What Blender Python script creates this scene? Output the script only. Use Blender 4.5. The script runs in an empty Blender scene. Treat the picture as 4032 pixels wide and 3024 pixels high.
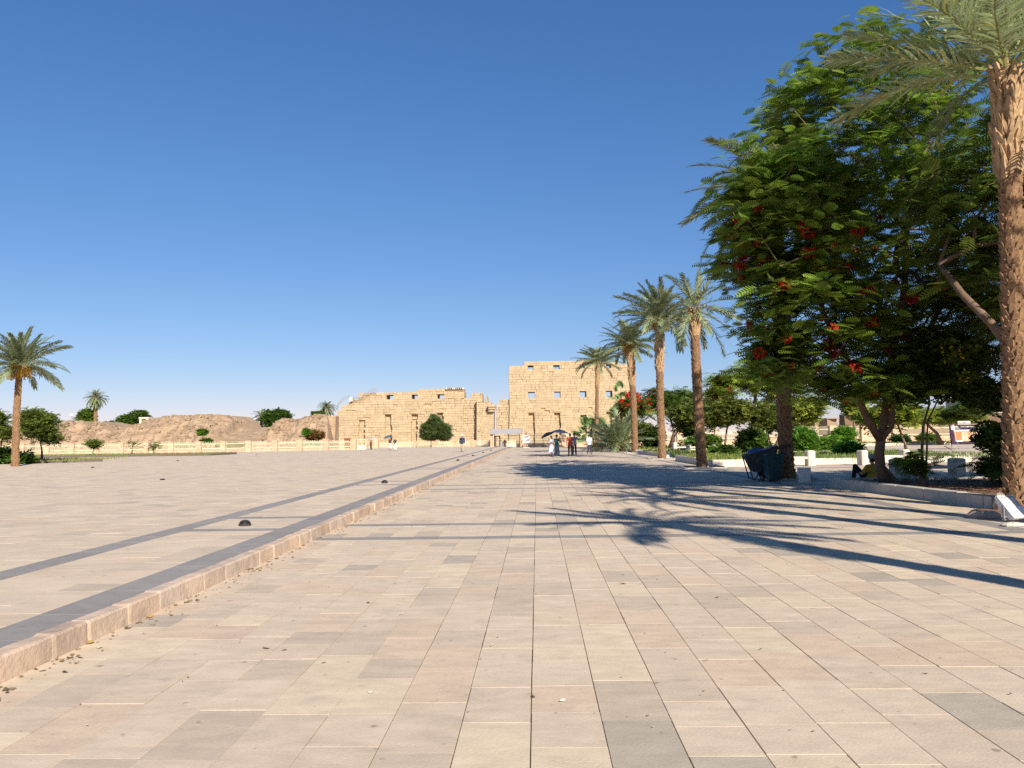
import bpy, math, random
import numpy as np
from mathutils import Matrix, Vector, Euler

random.seed(7); RNG = np.random.default_rng(7)
S = bpy.context.scene
C = S.collection
R = math.radians

# ------------------------------------------------------------------ camera
F, CX, CY, H = 3200.0, 2016.0, 1512.0, 1.6          # the photo's pixels (4032 x 3024)
_d = np.array([2114.5 - CX, -(1718.9 - CY), -F]); _d /= np.linalg.norm(_d)
_t = R(0.9)
_z = np.array([-math.sin(_t), math.cos(_t), 0.0]); _z -= _z.dot(_d) * _d; _z /= np.linalg.norm(_z)
_x = np.cross(_d, _z)
W2C = np.stack([_x, _d, _z], 1)
cam_d = bpy.data.cameras.new('camera'); cam = bpy.data.objects.new('camera', cam_d); C.objects.link(cam)
m = Matrix(W2C.T.tolist()).to_4x4(); m.translation = (0, 0, H); cam.matrix_world = m
cam_d.sensor_fit = 'HORIZONTAL'; cam_d.sensor_width = 36.0; cam_d.lens = 36.0 * F / 4032.0
cam_d.clip_start = 0.1; cam_d.clip_end = 8000
S.camera = cam

def ray(px, py): return W2C.T @ np.array([px - CX, -(py - CY), -F])
def G(px, py, z=0.0):
    r = ray(px, py); t = (z - H) / r[2]; return Vector((t * r[0], t * r[1], z))
def P(px, py, Y):
    r = ray(px, py); t = Y / r[1]; return Vector((t * r[0], Y, H + t * r[2]))

# ------------------------------------------------------------------ light
SUN_EL = R(31.0); SUN_AZ = math.atan2(0.42, -0.907)       # azimuth from +Y towards +X
sdir = Vector((math.sin(SUN_AZ) * math.cos(SUN_EL), math.cos(SUN_AZ) * math.cos(SUN_EL), math.sin(SUN_EL)))
wd = bpy.data.worlds.new('World'); S.world = wd; wd.use_nodes = True
wn = wd.node_tree.nodes; wl = wd.node_tree.links
sky = wn.new('ShaderNodeTexSky'); sky.sky_type = 'NISHITA'; sky.sun_disc = False
sky.sun_elevation = SUN_EL; sky.sun_rotation = SUN_AZ
sky.air_density = 1.5; sky.dust_density = 0.0; sky.ozone_density = 6.0; sky.altitude = 3000
sp = wn.new('ShaderNodeSeparateColor'); cb_ = wn.new('ShaderNodeCombineColor'); wl.new(sky.outputs[0], sp.inputs[0])
for i_, (g_, k_) in enumerate(((1.137, 0.568), (0.883, 0.803), (0.733, 1.290))):      # the camera's tone response, one even curve over the whole sky
    pw_ = wn.new('ShaderNodeMath'); pw_.operation = 'POWER'; pw_.inputs[1].default_value = g_; wl.new(sp.outputs[i_], pw_.inputs[0])
    ml_ = wn.new('ShaderNodeMath'); ml_.operation = 'MULTIPLY'; ml_.inputs[1].default_value = k_; wl.new(pw_.outputs[0], ml_.inputs[0]); wl.new(ml_.outputs[0], cb_.inputs[i_])
wl.new(cb_.outputs[0], wn['Background'].inputs[0]); wn['Background'].inputs[1].default_value = 0.08
sun_d = bpy.data.lights.new('sun', 'SUN'); sun_d.energy = 4.6; sun_d.angle = R(0.53); sun_d.color = (1.0, 0.93, 0.82)
sun = bpy.data.objects.new('sun', sun_d); C.objects.link(sun)
sun.rotation_euler = (-sdir).to_track_quat('-Z', 'Y').to_euler(); sun.location = (30, -60, 40)
S.view_settings.view_transform = 'Standard'; S.view_settings.look = 'None'
S.view_settings.exposure = 0.8; S.view_settings.gamma = 1.0; S.view_settings.use_curve_mapping = False
S.render.engine = 'CYCLES'; S.cycles.use_denoising = False; S.cycles.max_bounces = 6; S.cycles.diffuse_bounces = 3; S.cycles.sample_clamp_indirect = 3.0

# ------------------------------------------------------------------ materials
_M = {}
def M(name, col, rough=0.85, var=0.18, scale=2.0, bump=0.0, bscale=30.0, tint=False, transl=0.0,
      metal=0.0, grain=0.0, spots=0.0, spot_col=(0.1, 0.08, 0.06), spot_scale=1.2, stretch=None, spec=0.3, col2=None):
    if name in _M: return _M[name]
    mt = bpy.data.materials.new(name); mt.use_nodes = True; _M[name] = mt
    nt = mt.node_tree; n = nt.nodes; l = nt.links
    b = n['Principled BSDF']; b.inputs['Roughness'].default_value = rough; b.inputs['Metallic'].default_value = metal
    b.inputs['Specular IOR Level'].default_value = spec
    geo = n.new('ShaderNodeNewGeometry'); src = geo.outputs['Position']
    if stretch:
        mp = n.new('ShaderNodeMapping'); mp.inputs['Scale'].default_value = stretch; l.new(src, mp.inputs[0]); src = mp.outputs[0]
    nz = n.new('ShaderNodeTexNoise'); nz.inputs['Scale'].default_value = scale; nz.inputs['Detail'].default_value = 8; nz.inputs['Roughness'].default_value = 0.65
    l.new(src, nz.inputs['Vector'])
    mr = n.new('ShaderNodeMapRange'); mr.inputs[1].default_value = 0.3; mr.inputs[2].default_value = 0.7
    l.new(nz.outputs[0], mr.inputs[0])
    mx = n.new('ShaderNodeMix'); mx.data_type = 'RGBA'
    c2 = col2 if col2 else tuple(min(1, c * (1 + var)) for c in col)
    c1 = tuple(c * (1 - var) for c in col) if not col2 else col
    mx.inputs[6].default_value = (*c1, 1); mx.inputs[7].default_value = (*c2, 1)
    l.new(mr.outputs[0], mx.inputs[0]); out = mx.outputs[2]
    if spots > 0:
        ns = n.new('ShaderNodeTexNoise'); ns.inputs['Scale'].default_value = spot_scale; ns.inputs['Detail'].default_value = 5; ns.inputs['Roughness'].default_value = 0.7
        l.new(geo.outputs['Position'], ns.inputs['Vector'])
        ms = n.new('ShaderNodeMapRange'); ms.inputs[1].default_value = 0.58; ms.inputs[2].default_value = 0.72; ms.inputs[4].default_value = spots
        l.new(ns.outputs[0], ms.inputs[0])
        m2 = n.new('ShaderNodeMix'); m2.data_type = 'RGBA'; m2.inputs[7].default_value = (*spot_col, 1)
        l.new(ms.outputs[0], m2.inputs[0]); l.new(out, m2.inputs[6]); out = m2.outputs[2]
    if grain > 0:
        ng = n.new('ShaderNodeTexNoise'); ng.inputs['Scale'].default_value = 45; ng.inputs['Detail'].default_value = 4; ng.inputs['Roughness'].default_value = 0.8
        l.new(src, ng.inputs['Vector']); mg = n.new('ShaderNodeMapRange'); mg.inputs[1].default_value = .3; mg.inputs[2].default_value = .7; mg.inputs[3].default_value = 1 - grain; mg.inputs[4].default_value = 1 + grain
        l.new(ng.outputs[0], mg.inputs[0]); m4 = n.new('ShaderNodeMix'); m4.data_type = 'RGBA'; m4.blend_type = 'MULTIPLY'; m4.inputs[0].default_value = 1
        l.new(out, m4.inputs[6]); l.new(mg.outputs[0], m4.inputs[7]); out = m4.outputs[2]
        npt = n.new('ShaderNodeTexNoise'); npt.inputs['Scale'].default_value = 9; npt.inputs['Detail'].default_value = 2; l.new(geo.outputs['Position'], npt.inputs['Vector'])
        mpt = n.new('ShaderNodeMapRange'); mpt.inputs[1].default_value = .70; mpt.inputs[2].default_value = .76; mpt.inputs[4].default_value = .6; l.new(npt.outputs[0], mpt.inputs[0])
        m5 = n.new('ShaderNodeMix'); m5.data_type = 'RGBA'; m5.inputs[7].default_value = (.16, .12, .09, 1); l.new(mpt.outputs[0], m5.inputs[0]); l.new(out, m5.inputs[6]); out = m5.outputs[2]
    if tint:
        at = n.new('ShaderNodeAttribute'); at.attribute_name = 'tint'
        m3 = n.new('ShaderNodeMix'); m3.data_type = 'RGBA'; m3.blend_type = 'MULTIPLY'; m3.inputs[0].default_value = 1
        l.new(out, m3.inputs[6]); l.new(at.outputs['Color'], m3.inputs[7]); out = m3.outputs[2]
    l.new(out, b.inputs['Base Color'])
    if bump > 0:
        nb = n.new('ShaderNodeTexNoise'); nb.inputs['Scale'].default_value = bscale; nb.inputs['Detail'].default_value = 6
        l.new(src, nb.inputs['Vector'])
        bp = n.new('ShaderNodeBump'); bp.inputs['Strength'].default_value = 1.0; bp.inputs['Distance'].default_value = bump
        l.new(nb.outputs[0], bp.inputs['Height']); l.new(bp.outputs[0], b.inputs['Normal'])
    if transl > 0:
        tr = n.new('ShaderNodeBsdfTranslucent'); l.new(out, tr.inputs[0])
        ad = n.new('ShaderNodeMixShader'); ad.inputs[0].default_value = transl
        l.new(b.outputs[0], ad.inputs[1]); l.new(tr.outputs[0], ad.inputs[2])
        l.new(ad.outputs[0], n['Material Output'].inputs[0])
    return mt

m_slab = M('sandstone_slab', (0.545, 0.43, 0.312), 0.8, 0.13, 3.0, 0.0025, 50, tint=True, grain=.10, spots=0.5, spot_col=(0.37, 0.29, 0.23), spot_scale=2.6, stretch=(1, 2.2, 1))
m_plaza = M('plaza_slab', (0.545, 0.43, 0.312), 0.8, 0.12, 1.5, 0.002, 50, tint=True, grain=.07, spots=0.4, spot_col=(0.40, 0.32, 0.26), spot_scale=0.9, stretch=(1, 2.2, 1))
m_bed = M('sand_bed', (0.27, 0.205, 0.145), 0.95, 0.55, 5.0, 0.004, 40)
m_bedp = M('pale_sand_bed', (0.50, 0.39, 0.29), 0.95, 0.2, 1.0, 0.003, 40)
m_dark = M('grey_granite_band', (0.255, 0.228, 0.203), 0.75, 0.12, 4, 0.001, 80, tint=True, grain=.08, spots=0.4, spot_col=(0.38, 0.31, 0.25))
m_kerb = M('kerb_sandstone', (0.47, 0.345, 0.25), 0.9, 0.25, 5, 0.008, 25, tint=True, spots=0.5, spot_col=(0.34, 0.20, 0.13), spot_scale=5)
m_pyl = M('pylon_sandstone', (0.42, 0.322, 0.20), 0.95, 0.12, 0.6, 0.05, 1.8, tint=True, spots=0.35, spot_col=(0.45, 0.30, 0.17), spot_scale=0.35)
m_core = M('pylon_core', (0.46, 0.32, 0.18), 0.95, 0.2, 0.5, 0.1, 1.5)
m_mud = M('mud_brick_earth', (0.345, 0.24, 0.15), 0.95, 0.28, 0.35, 0.3, 1.2, spots=0.7, spot_col=(0.17, 0.105, 0.065), spot_scale=0.4, stretch=(1, 1, 2.2))
m_sand = M('dusty_sand', (0.47, 0.34, 0.22), 0.95, 0.15, 0.2, 0.03, 2.0)
m_conc = M('weathered_concrete', (0.44, 0.40, 0.34), 0.9, 0.15, 4, 0.003, 30, spots=0.35, spot_col=(0.26, 0.23, 0.19), spot_scale=3)
m_concw = M('pale_limestone', (0.60, 0.53, 0.42), 0.9, 0.1, 4, 0.003, 30, spots=0.25, spot_col=(0.4, 0.33, 0.25), spot_scale=3)
m_kdark = M('dark_kerb_stone', (0.13, 0.105, 0.085), 0.9, 0.2, 3, 0.003, 30)  # kerb stone in one even darker tone
m_soil = M('planter_soil', (0.20, 0.115, 0.065), 0.95, 0.45, 3, 0.03, 14, spots=0.5, spot_col=(0.09, 0.05, 0.03), spot_scale=2)
m_pbark = M('palm_bark', (0.17, 0.10, 0.055), 0.95, 0.4, 9, 0.012, 40, spots=0.4, spot_col=(0.14, 0.085, 0.05), spot_scale=6)
m_pboot = M('palm_leaf_base', (0.25, 0.145, 0.075), 0.9, 0.4, 12, 0.006, 60, spots=0.45, spot_col=(0.16, 0.095, 0.05), spot_scale=9)
m_stub = M('frond_stub_wood', (0.40, 0.26, 0.14), 0.85, 0.35, 10, 0.005, 60, spots=0.4, spot_col=(0.2, 0.12, 0.065), spot_scale=8)
m_frond = M('palm_frond', (0.235, 0.275, 0.125), 0.5, 0.25, 1.2, tint=True, transl=0.25, spec=0.5)
m_rach = M('frond_rachis', (0.33, 0.30, 0.14), 0.6, 0.2, 3)
m_leaf = M('tree_leaf', (0.12, 0.20, 0.038), 0.5, 0.3, 0.7, tint=True, transl=0.42, spec=0.4)
m_bark = M('tree_bark', (0.155, 0.10, 0.065), 0.95, 0.35, 4, 0.01, 18)
m_red = M('flame_flower', (0.50, 0.022, 0.012), 0.6, 0.3, 5, tint=True, transl=0.25)
m_yel = M('yellow_flower', (0.75, 0.50, 0.03), 0.6, 0.2, 5, transl=0.25)
m_date = M('date_fruit', (0.42, 0.24, 0.035), 0.6, 0.35, 12)
m_fence = M('cream_fence_paint', (0.80, 0.70, 0.46), 0.6, 0.08, 2)
m_fwall = M('fence_sandstone', (0.56, 0.38, 0.25), 0.9, 0.2, 2.0, 0.01, 8, tint=True, spots=0.3, spot_col=(0.62, 0.48, 0.32), spot_scale=1.5)
m_gmet = M('grey_sheet_metal', (0.30, 0.29, 0.29), 0.5, 0.08, 1.5, metal=0.2)
m_dmet = M('dark_steel', (0.045, 0.042, 0.04), 0.5, 0.2, 5)
m_blk = M('black_plastic', (0.018, 0.018, 0.02), 0.45, 0.2, 6)
m_white = M('white_enamel', (0.75, 0.73, 0.68), 0.5, 0.08, 8, spots=0.3, spot_col=(0.5, 0.42, 0.32), spot_scale=10)
m_skin = M('skin', (0.42, 0.22, 0.14), 0.6, 0.1, 10)
m_grass = M('grass_blade', (0.13, 0.19, 0.04), 0.7, 0.4, 1.5, tint=True, transl=0.25)

# ------------------------------------------------------------------ mesh helpers
class MB:
    def __init__(s): s.v = []; s.f = []; s.t = []; s.tc = (1, 1, 1)
    def add(s, vs, fs):
        o = len(s.v); s.v.extend(tuple(p) for p in vs); s.t.extend([s.tc] * len(vs)); s.f.extend(tuple(i + o for i in f) for f in fs)
    def hexa(s, p): s.add(p, [(3, 2, 1, 0), (4, 5, 6, 7), (0, 1, 5, 4), (1, 2, 6, 5), (2, 3, 7, 6), (3, 0, 4, 7)])
    def box(s, x0, x1, y0, y1, z0, z1): s.hexa([(x0, y0, z0), (x1, y0, z0), (x1, y1, z0), (x0, y1, z0), (x0, y0, z1), (x1, y0, z1), (x1, y1, z1), (x0, y1, z1)])
    def slab(s, x0, x1, y0, y1, z0, z1, c=0.0012):
        a = [(x0, y0), (x1, y0), (x1, y1), (x0, y1)]; b = [(x0 + c, y0 + c), (x1 - c, y0 + c), (x1 - c, y1 - c), (x0 + c, y1 - c)]
        s.add([(*p, z0) for p in a] + [(*p, z1 - c) for p in a] + [(*p, z1) for p in b],
              [(8, 9, 10, 11)] + [(i, (i + 1) % 4, (i + 1) % 4 + 4, i + 4) for i in range(4)] + [(i + 4, (i + 1) % 4 + 4, (i + 1) % 4 + 8, i + 8) for i in range(4)])
    def cbox(s, x0, x1, y0, y1, z0, z1, c=0.02):          # box with its four upright edges and top edge chamfered
        def ring(e, z): return [(x0 + c + e, y0 + e, z), (x1 - c - e, y0 + e, z), (x1 - e, y0 + c + e, z), (x1 - e, y1 - c - e, z), (x1 - c - e, y1 - e, z), (x0 + c + e, y1 - e, z), (x0 + e, y1 - c - e, z), (x0 + e, y0 + c + e, z)]
        r = [ring(0, z0), ring(0, z1 - c), ring(c, z1)]
        s.add(sum(r, []), [tuple(range(7, -1, -1)), tuple(range(16, 24))] + [(k * 8 + i, k * 8 + (i + 1) % 8, k * 8 + 8 + (i + 1) % 8, k * 8 + 8 + i) for k in (0, 1) for i in range(8)])
    def tube(s, pts, rad, n=8, cap=True):
        pts = [Vector(p) for p in pts]; vs = []; fs = []
        up = None
        for i, p in enumerate(pts):
            d = (pts[min(i + 1, len(pts) - 1)] - pts[max(i - 1, 0)]).normalized()
            if up is None: up = Vector((1, 0, 0)) if abs(d.x) < 0.8 else Vector((0, 1, 0))
            a = d.cross(up).normalized(); b = a.cross(d).normalized(); up = b
            r = rad[i] if isinstance(rad, (list, tuple)) else rad
            vs += [p + (a * math.cos(k * 2 * math.pi / n) + b * math.sin(k * 2 * math.pi / n)) * r for k in range(n)]
        for i in range(len(pts) - 1):
            for k in range(n): fs.append((i * n + k, i * n + n + k, i * n + n + (k + 1) % n, i * n + (k + 1) % n))
        if cap: fs.append(tuple(range(n))); fs.append(tuple(range(len(vs) - 1, len(vs) - n - 1, -1)))
        s.add(vs, fs)
    def lathe(s, prof, n=16, o=(0, 0, 0), sx=1, sy=1):
        o = Vector(o); vs = []; fs = []
        for r, z in prof: vs += [o + Vector((r * sx * math.cos(k * 2 * math.pi / n), r * sy * math.sin(k * 2 * math.pi / n), z)) for k in range(n)]
        for i in range(len(prof) - 1):
            for k in range(n): fs.append((i * n + k, i * n + (k + 1) % n, i * n + n + (k + 1) % n, i * n + n + k))
        s.add(vs, fs + [tuple(range(n - 1, -1, -1)), tuple(range(len(vs) - n, len(vs)))])
    def ball(s, c, r, n=8):
        rr = r if isinstance(r, (tuple, list)) else (r, r, r)
        prof = [(max(0.02, math.sin(math.pi * i / n)), -math.cos(math.pi * i / n)) for i in range(n + 1)]
        c = Vector(c); k0 = len(s.v); s.lathe(prof, n + 4)
        for i in range(k0, len(s.v)): p = s.v[i]; s.v[i] = (c.x + p[0] * rr[0], c.y + p[1] * rr[1], c.z + p[2] * rr[2])
    def limb(s, p0, r0, p1, r1):
        s.tube([p0, p1], [r0, r1], 10); s.ball(p0, r0 * 1.02); s.ball(p1, r1 * 1.02)
    def mesh(s, name, mat, smooth=False, tint=False):
        me = bpy.data.meshes.new(name); me.from_pydata(s.v, [], s.f)
        if mat: me.materials.append(mat)
        if tint:
            ca = me.color_attributes.new('tint', 'FLOAT_COLOR', 'POINT')
            ca.data.foreach_set('color', np.array([(*c, 1) for c in s.t], dtype=np.float32).ravel())
        if smooth: me.polygons.foreach_set('use_smooth', [True] * len(me.polygons))
        me.update(); return me
    def build(s, name, mat, parent=None, smooth=False, tint=False, loc=None):
        return link(name, s.mesh(name, mat, smooth, tint), parent, loc)

def link(name, me, parent=None, loc=None, mtx=None):
    o = bpy.data.objects.new(name, me); C.objects.link(o)
    if parent: o.parent = parent
    if loc is not None: o.location = loc
    if mtx is not None: o.matrix_basis = mtx
    return o
def npmesh(name, V, Q, mat, T=None, smooth=False):
    V = np.asarray(V, np.float32).reshape(-1, 3); Q = np.asarray(Q, np.int32).reshape(-1, 4)
    me = bpy.data.meshes.new(name); me.vertices.add(len(V)); me.vertices.foreach_set('co', V.ravel())
    me.loops.add(Q.size); me.loops.foreach_set('vertex_index', Q.ravel())
    me.polygons.add(len(Q)); me.polygons.foreach_set('loop_start', np.arange(0, Q.size, 4, dtype=np.int32)); me.polygons.foreach_set('loop_total', np.full(len(Q), 4, np.int32))
    if smooth: me.polygons.foreach_set('use_smooth', np.ones(len(Q), bool))
    me.materials.append(mat)
    if T is not None:
        ca = me.color_attributes.new('tint', 'FLOAT_COLOR', 'POINT')
        ca.data.foreach_set('color', np.concatenate([np.asarray(T, np.float32).reshape(-1, 3), np.ones((len(V), 1), np.float32)], 1).ravel())
    me.update(calc_edges=True); me.validate(); return me
def tag(o, label, cat, group=None):
    o['label'] = label; o['category'] = cat
    if group: o['group'] = group
    return o
def thing(name, label, cat, loc=(0, 0, 0), rz=0, group=None):
    o = link(name, None, None, loc); o.rotation_euler = (0, 0, rz); o.empty_display_size = 0.2
    return tag(o, label, cat, group)
def struct(o): o['kind'] = 'structure'; return o
def stuff(o): o['kind'] = 'stuff'; return o
def dup(root, loc, rz=None):
    r = root.copy(); C.objects.link(r); r.location = loc
    if rz is not None: r.rotation_euler = (0, 0, rz)
    for ch in list(root.children):
        c = ch.copy(); C.objects.link(c); c.parent = r
        for g in list(ch.children):
            d = g.copy(); C.objects.link(d); d.parent = c
    return r
def jit(a): return random.uniform(-a, a)
def scatter(tv, tq, pos, rot, sc, tints):
    """instances of a quad template: tv (k,3) tq (q,4) pos (n,3) rot (n,3,3) sc (n,) tints (n,3)"""
    n, k = len(pos), len(tv)
    V = np.einsum('nij,kj->nki', rot, tv) * np.asarray(sc)[:, None, None] + np.asarray(pos)[:, None, :]
    Q = (np.asarray(tq)[None] + (np.arange(n) * k)[:, None, None]).reshape(-1, 4)
    T = np.repeat(np.asarray(tints)[:, None, :], k, 1)
    return V.reshape(-1, 3), Q, T.reshape(-1, 3)
def rots(az, el, roll):
    """rotation taking +X to azimuth az and elevation el with roll about itself"""
    n = len(az); ca, sa, ce, se, cr, sr = np.cos(az), np.sin(az), np.cos(el), np.sin(el), np.cos(roll), np.sin(roll)
    z = np.zeros(n); o = np.ones(n)
    Rz = np.stack([ca, -sa, z, sa, ca, z, z, z, o], 1).reshape(n, 3, 3)
    Ry = np.stack([ce, z, -se, z, o, z, se, z, ce], 1).reshape(n, 3, 3)
    Rx = np.stack([o, z, z, z, cr, -sr, z, sr, cr], 1).reshape(n, 3, 3)
    return Rz @ Ry @ Rx
def vnoise(x, y, seed=0):
    def h(i, j): v = np.sin(i * 127.1 + j * 311.7 + seed * 74.7) * 43758.5453; return v - np.floor(v)
    xi, yi = np.floor(x), np.floor(y); fx, fy = x - xi, y - yi; fx = fx * fx * (3 - 2 * fx); fy = fy * fy * (3 - 2 * fy)
    return (h(xi, yi) * (1 - fx) + h(xi + 1, yi) * fx) * (1 - fy) + (h(xi, yi + 1) * (1 - fx) + h(xi + 1, yi + 1) * fx) * fy
def fbm(x, y, o=5, seed=0):
    a, s = 0.5, 0
    for i in range(o): s = s + a * vnoise(x * 2 ** i, y * 2 ** i, seed + i); a *= 0.5
    return s

# ------------------------------------------------------------------ ground
ZL = 0.16                                              # the left plaza lies one kerb higher
xs = np.concatenate([np.linspace(-3000, -160, 12), np.linspace(-150, 150, 61), np.linspace(160, 3000, 12)])
ys = np.concatenate([np.linspace(-400, 100, 8), np.linspace(118, 170, 27), np.linspace(180, 420, 14), np.linspace(500, 5000, 10)])
gx, gy = np.meshgrid(xs, ys)
tt = np.clip((gy - 131) / 20, 0, 1); tt = tt * tt * (3 - 2 * tt)
gz = -0.06 - 3.4 * tt + 0.25 * (fbm(gx * .08, gy * .08) - .5) * tt
nx, ny = len(xs), len(ys)
ii = np.arange(nx * ny).reshape(ny, nx)
struct(link('ground', npmesh('ground', np.stack([gx, gy, gz], -1), np.stack([ii[:-1, :-1], ii[:-1, 1:], ii[1:, 1:], ii[1:, :-1]], -1), m_sand, smooth=True)))

def in_view(x, y, mar=1.5):
    return (-0.69 * y - mar) < x < (0.63 * y + mar)
def slab_tint(calm=False):
    r = random.random()
    if r < 0.075: b = (0.74, 0.78, 0.82)
    elif r < 0.20: b = (0.89, 0.89, 0.90)
    elif r < 0.34: b = (1.06, 1.07, 1.03)
    elif r < 0.50: b = (1.0, 0.965, 0.94)
    else: b = (1, 1, 1)
    if calm: b = tuple(1 + (c - 1) * .5 for c in b)
    k = 1 + jit(0.04); return tuple(c * k for c in b)
def is_band(y):
    q = (y - 12.95) % 12.3
    return q < 0.36 or 2.02 < q < 2.38
XK = -3.62
pav = MB(); pav.box(XK, 75, -8, 131, -0.30, -0.014)
pav = struct(pav.build('pavement', m_bed))
plz = MB(); plz.box(-95, -3.78, -8, 131, -0.30, ZL - 0.0125)
plz = struct(plz.build('plaza', m_bedp))

def lay(cols, y_of, z, gapx, gapy, mslab, parent, name, limit, band_cols=()):
    pieces = []
    for (x0, x1, kind) in cols:
        y = -1.0 + random.uniform(-.4, 0)
        while y < 129:
            ln = random.uniform(0.40, 0.80) if y < 60 else random.uniform(0.8, 1.6)
            if kind == 'dark': ln = random.uniform(0.7, 1.1) * (1 if y < 60 else 2)
            y1 = y + ln
            if kind != 'dark' and y < 60:                       # break at the cross bands
                k = math.floor((y - 12.95) / 12.3)
                for e in (12.95 + 12.3 * k, 12.95 + 12.3 * k + .36, 12.95 + 12.3 * k + 2.02, 12.95 + 12.3 * k + 2.38, 12.95 + 12.3 * (k + 1)):
                    if y + 0.001 < e < y1 + 0.12: y1 = e; break
            if y1 > 2.4 and in_view((x0 + x1) / 2, y1):
                pieces.append((x0 + gapx / 2 + random.uniform(-.5, .5) * gapx * .7, x1 - gapx / 2 + random.uniform(-.5, .5) * gapx * .7, y + gapy / 2, y1 - gapy / 2, kind if kind == 'dark' else ('band' if is_band((y + y1) / 2) and y < 64 and kind == 'b' else 'slab')))
            y = y1
    pieces.sort(key=lambda p: ((p[2] + p[3]) / 2) ** 2 + ((p[0] + p[1]) / 2) ** 2 * .3)
    rest = {'slab': MB(), 'dark': MB()}; cnt = 0
    for (x0, x1, y0, y1, kind) in pieces:
        dk = kind in ('dark', 'band'); zz = z + jit(0.0016)
        if dk: k = 1 + jit(.07); tn = (k, k, k)
        else: tn = slab_tint(mslab is m_plaza)
        if cnt < limit and y1 > 3.3:
            b = MB(); b.tc = tn; b.slab(x0, x1, y0, y1, z - 0.013, zz)
            b.build('paving_slab', m_dark if dk else mslab, parent, tint=True); cnt += 1
        else:
            b = rest['dark' if dk else 'slab']; b.tc = tn; b.slab(x0, x1, y0, y1, z - 0.013, zz)
    stuff(rest['slab'].build(name, mslab, parent, tint=True)); stuff(rest['dark'].build('granite_band', m_dark, parent, tint=True))
cols = []; x = XK + 0.004
while x < 60:
    w = 0.40 + jit(0.012) if x < 24 else 1.2
    cols.append((x, x + w, 'dark' if 7.45 < x + w / 2 < 7.85 else 'b')); x += w
lay(cols, None, 0.0, 0.0052, 0.0022, m_slab, pav, 'far_paving', 300)
cols = [(-4.22, -3.755, 'dark'), (-6.10, -5.70, 'dark')]
for k in range(3): cols.append((-5.70 + k * 1.48 / 3, -5.70 + (k + 1) * 1.48 / 3, 'b'))
x = -6.10
while x > -80:
    w = 0.5 + jit(0.02) if x > -40 else 1.3
    cols.append((x - w, x, 's')); x -= w
lay(cols, None, ZL, 0.004, 0.003, m_plaza, plz, 'far_paving', 300)

# kerb between pavement and plaza, stone by stone
kerb = MB(); kerb.box(-3.77, XK - 0.03, -6, 118, -0.25, ZL - 0.05); kerb = struct(kerb.build('kerb', m_bedp))
y = 3.2
while y < 104:
    ln = random.uniform(0.46, 0.66) * (1 if y < 50 else 1.5)
    b = MB(); k = 1 + jit(.15); g = random.uniform(-.3, 1)
    b.tc = (k, k * (1 + .07 * g), k * (1 + .14 * g))
    x0, x1, dz, dx = -3.775 + .004, XK + jit(0.008), ZL + 0.012 + jit(.004), 0.012
    z0 = -0.1; y0, y1 = y + .004, y + ln - .004
    c = 0.018
    sec = [(x0, z0), (x1 + dx, z0), (x1 + jit(.004), dz - c), (x1 - c, dz), (x0 + .004, dz), (x0, dz - .01)]
    ysr = [y0, y0 + .03, (y0 + y1) / 2, y1 - .03, y1]; vs = []
    for i, yy in enumerate(ysr):
        e = 0.005 if i in (0, 4) else jit(.006)
        vs += [(sx - (e if j in (1, 2, 3) else 0), yy, sz - (e if j in (3, 4) else 0)) for j, (sx, sz) in enumerate(sec)]
    b.add(vs, [tuple(range(5, -1, -1)), tuple(range(24, 30))] + [(i * 6 + j, i * 6 + (j + 1) % 6, i * 6 + 6 + (j + 1) % 6, i * 6 + 6 + j) for i in range(4) for j in range(6)])
    b.build('kerb_stone', m_kerb, kerb, tint=True); y += ln

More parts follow.
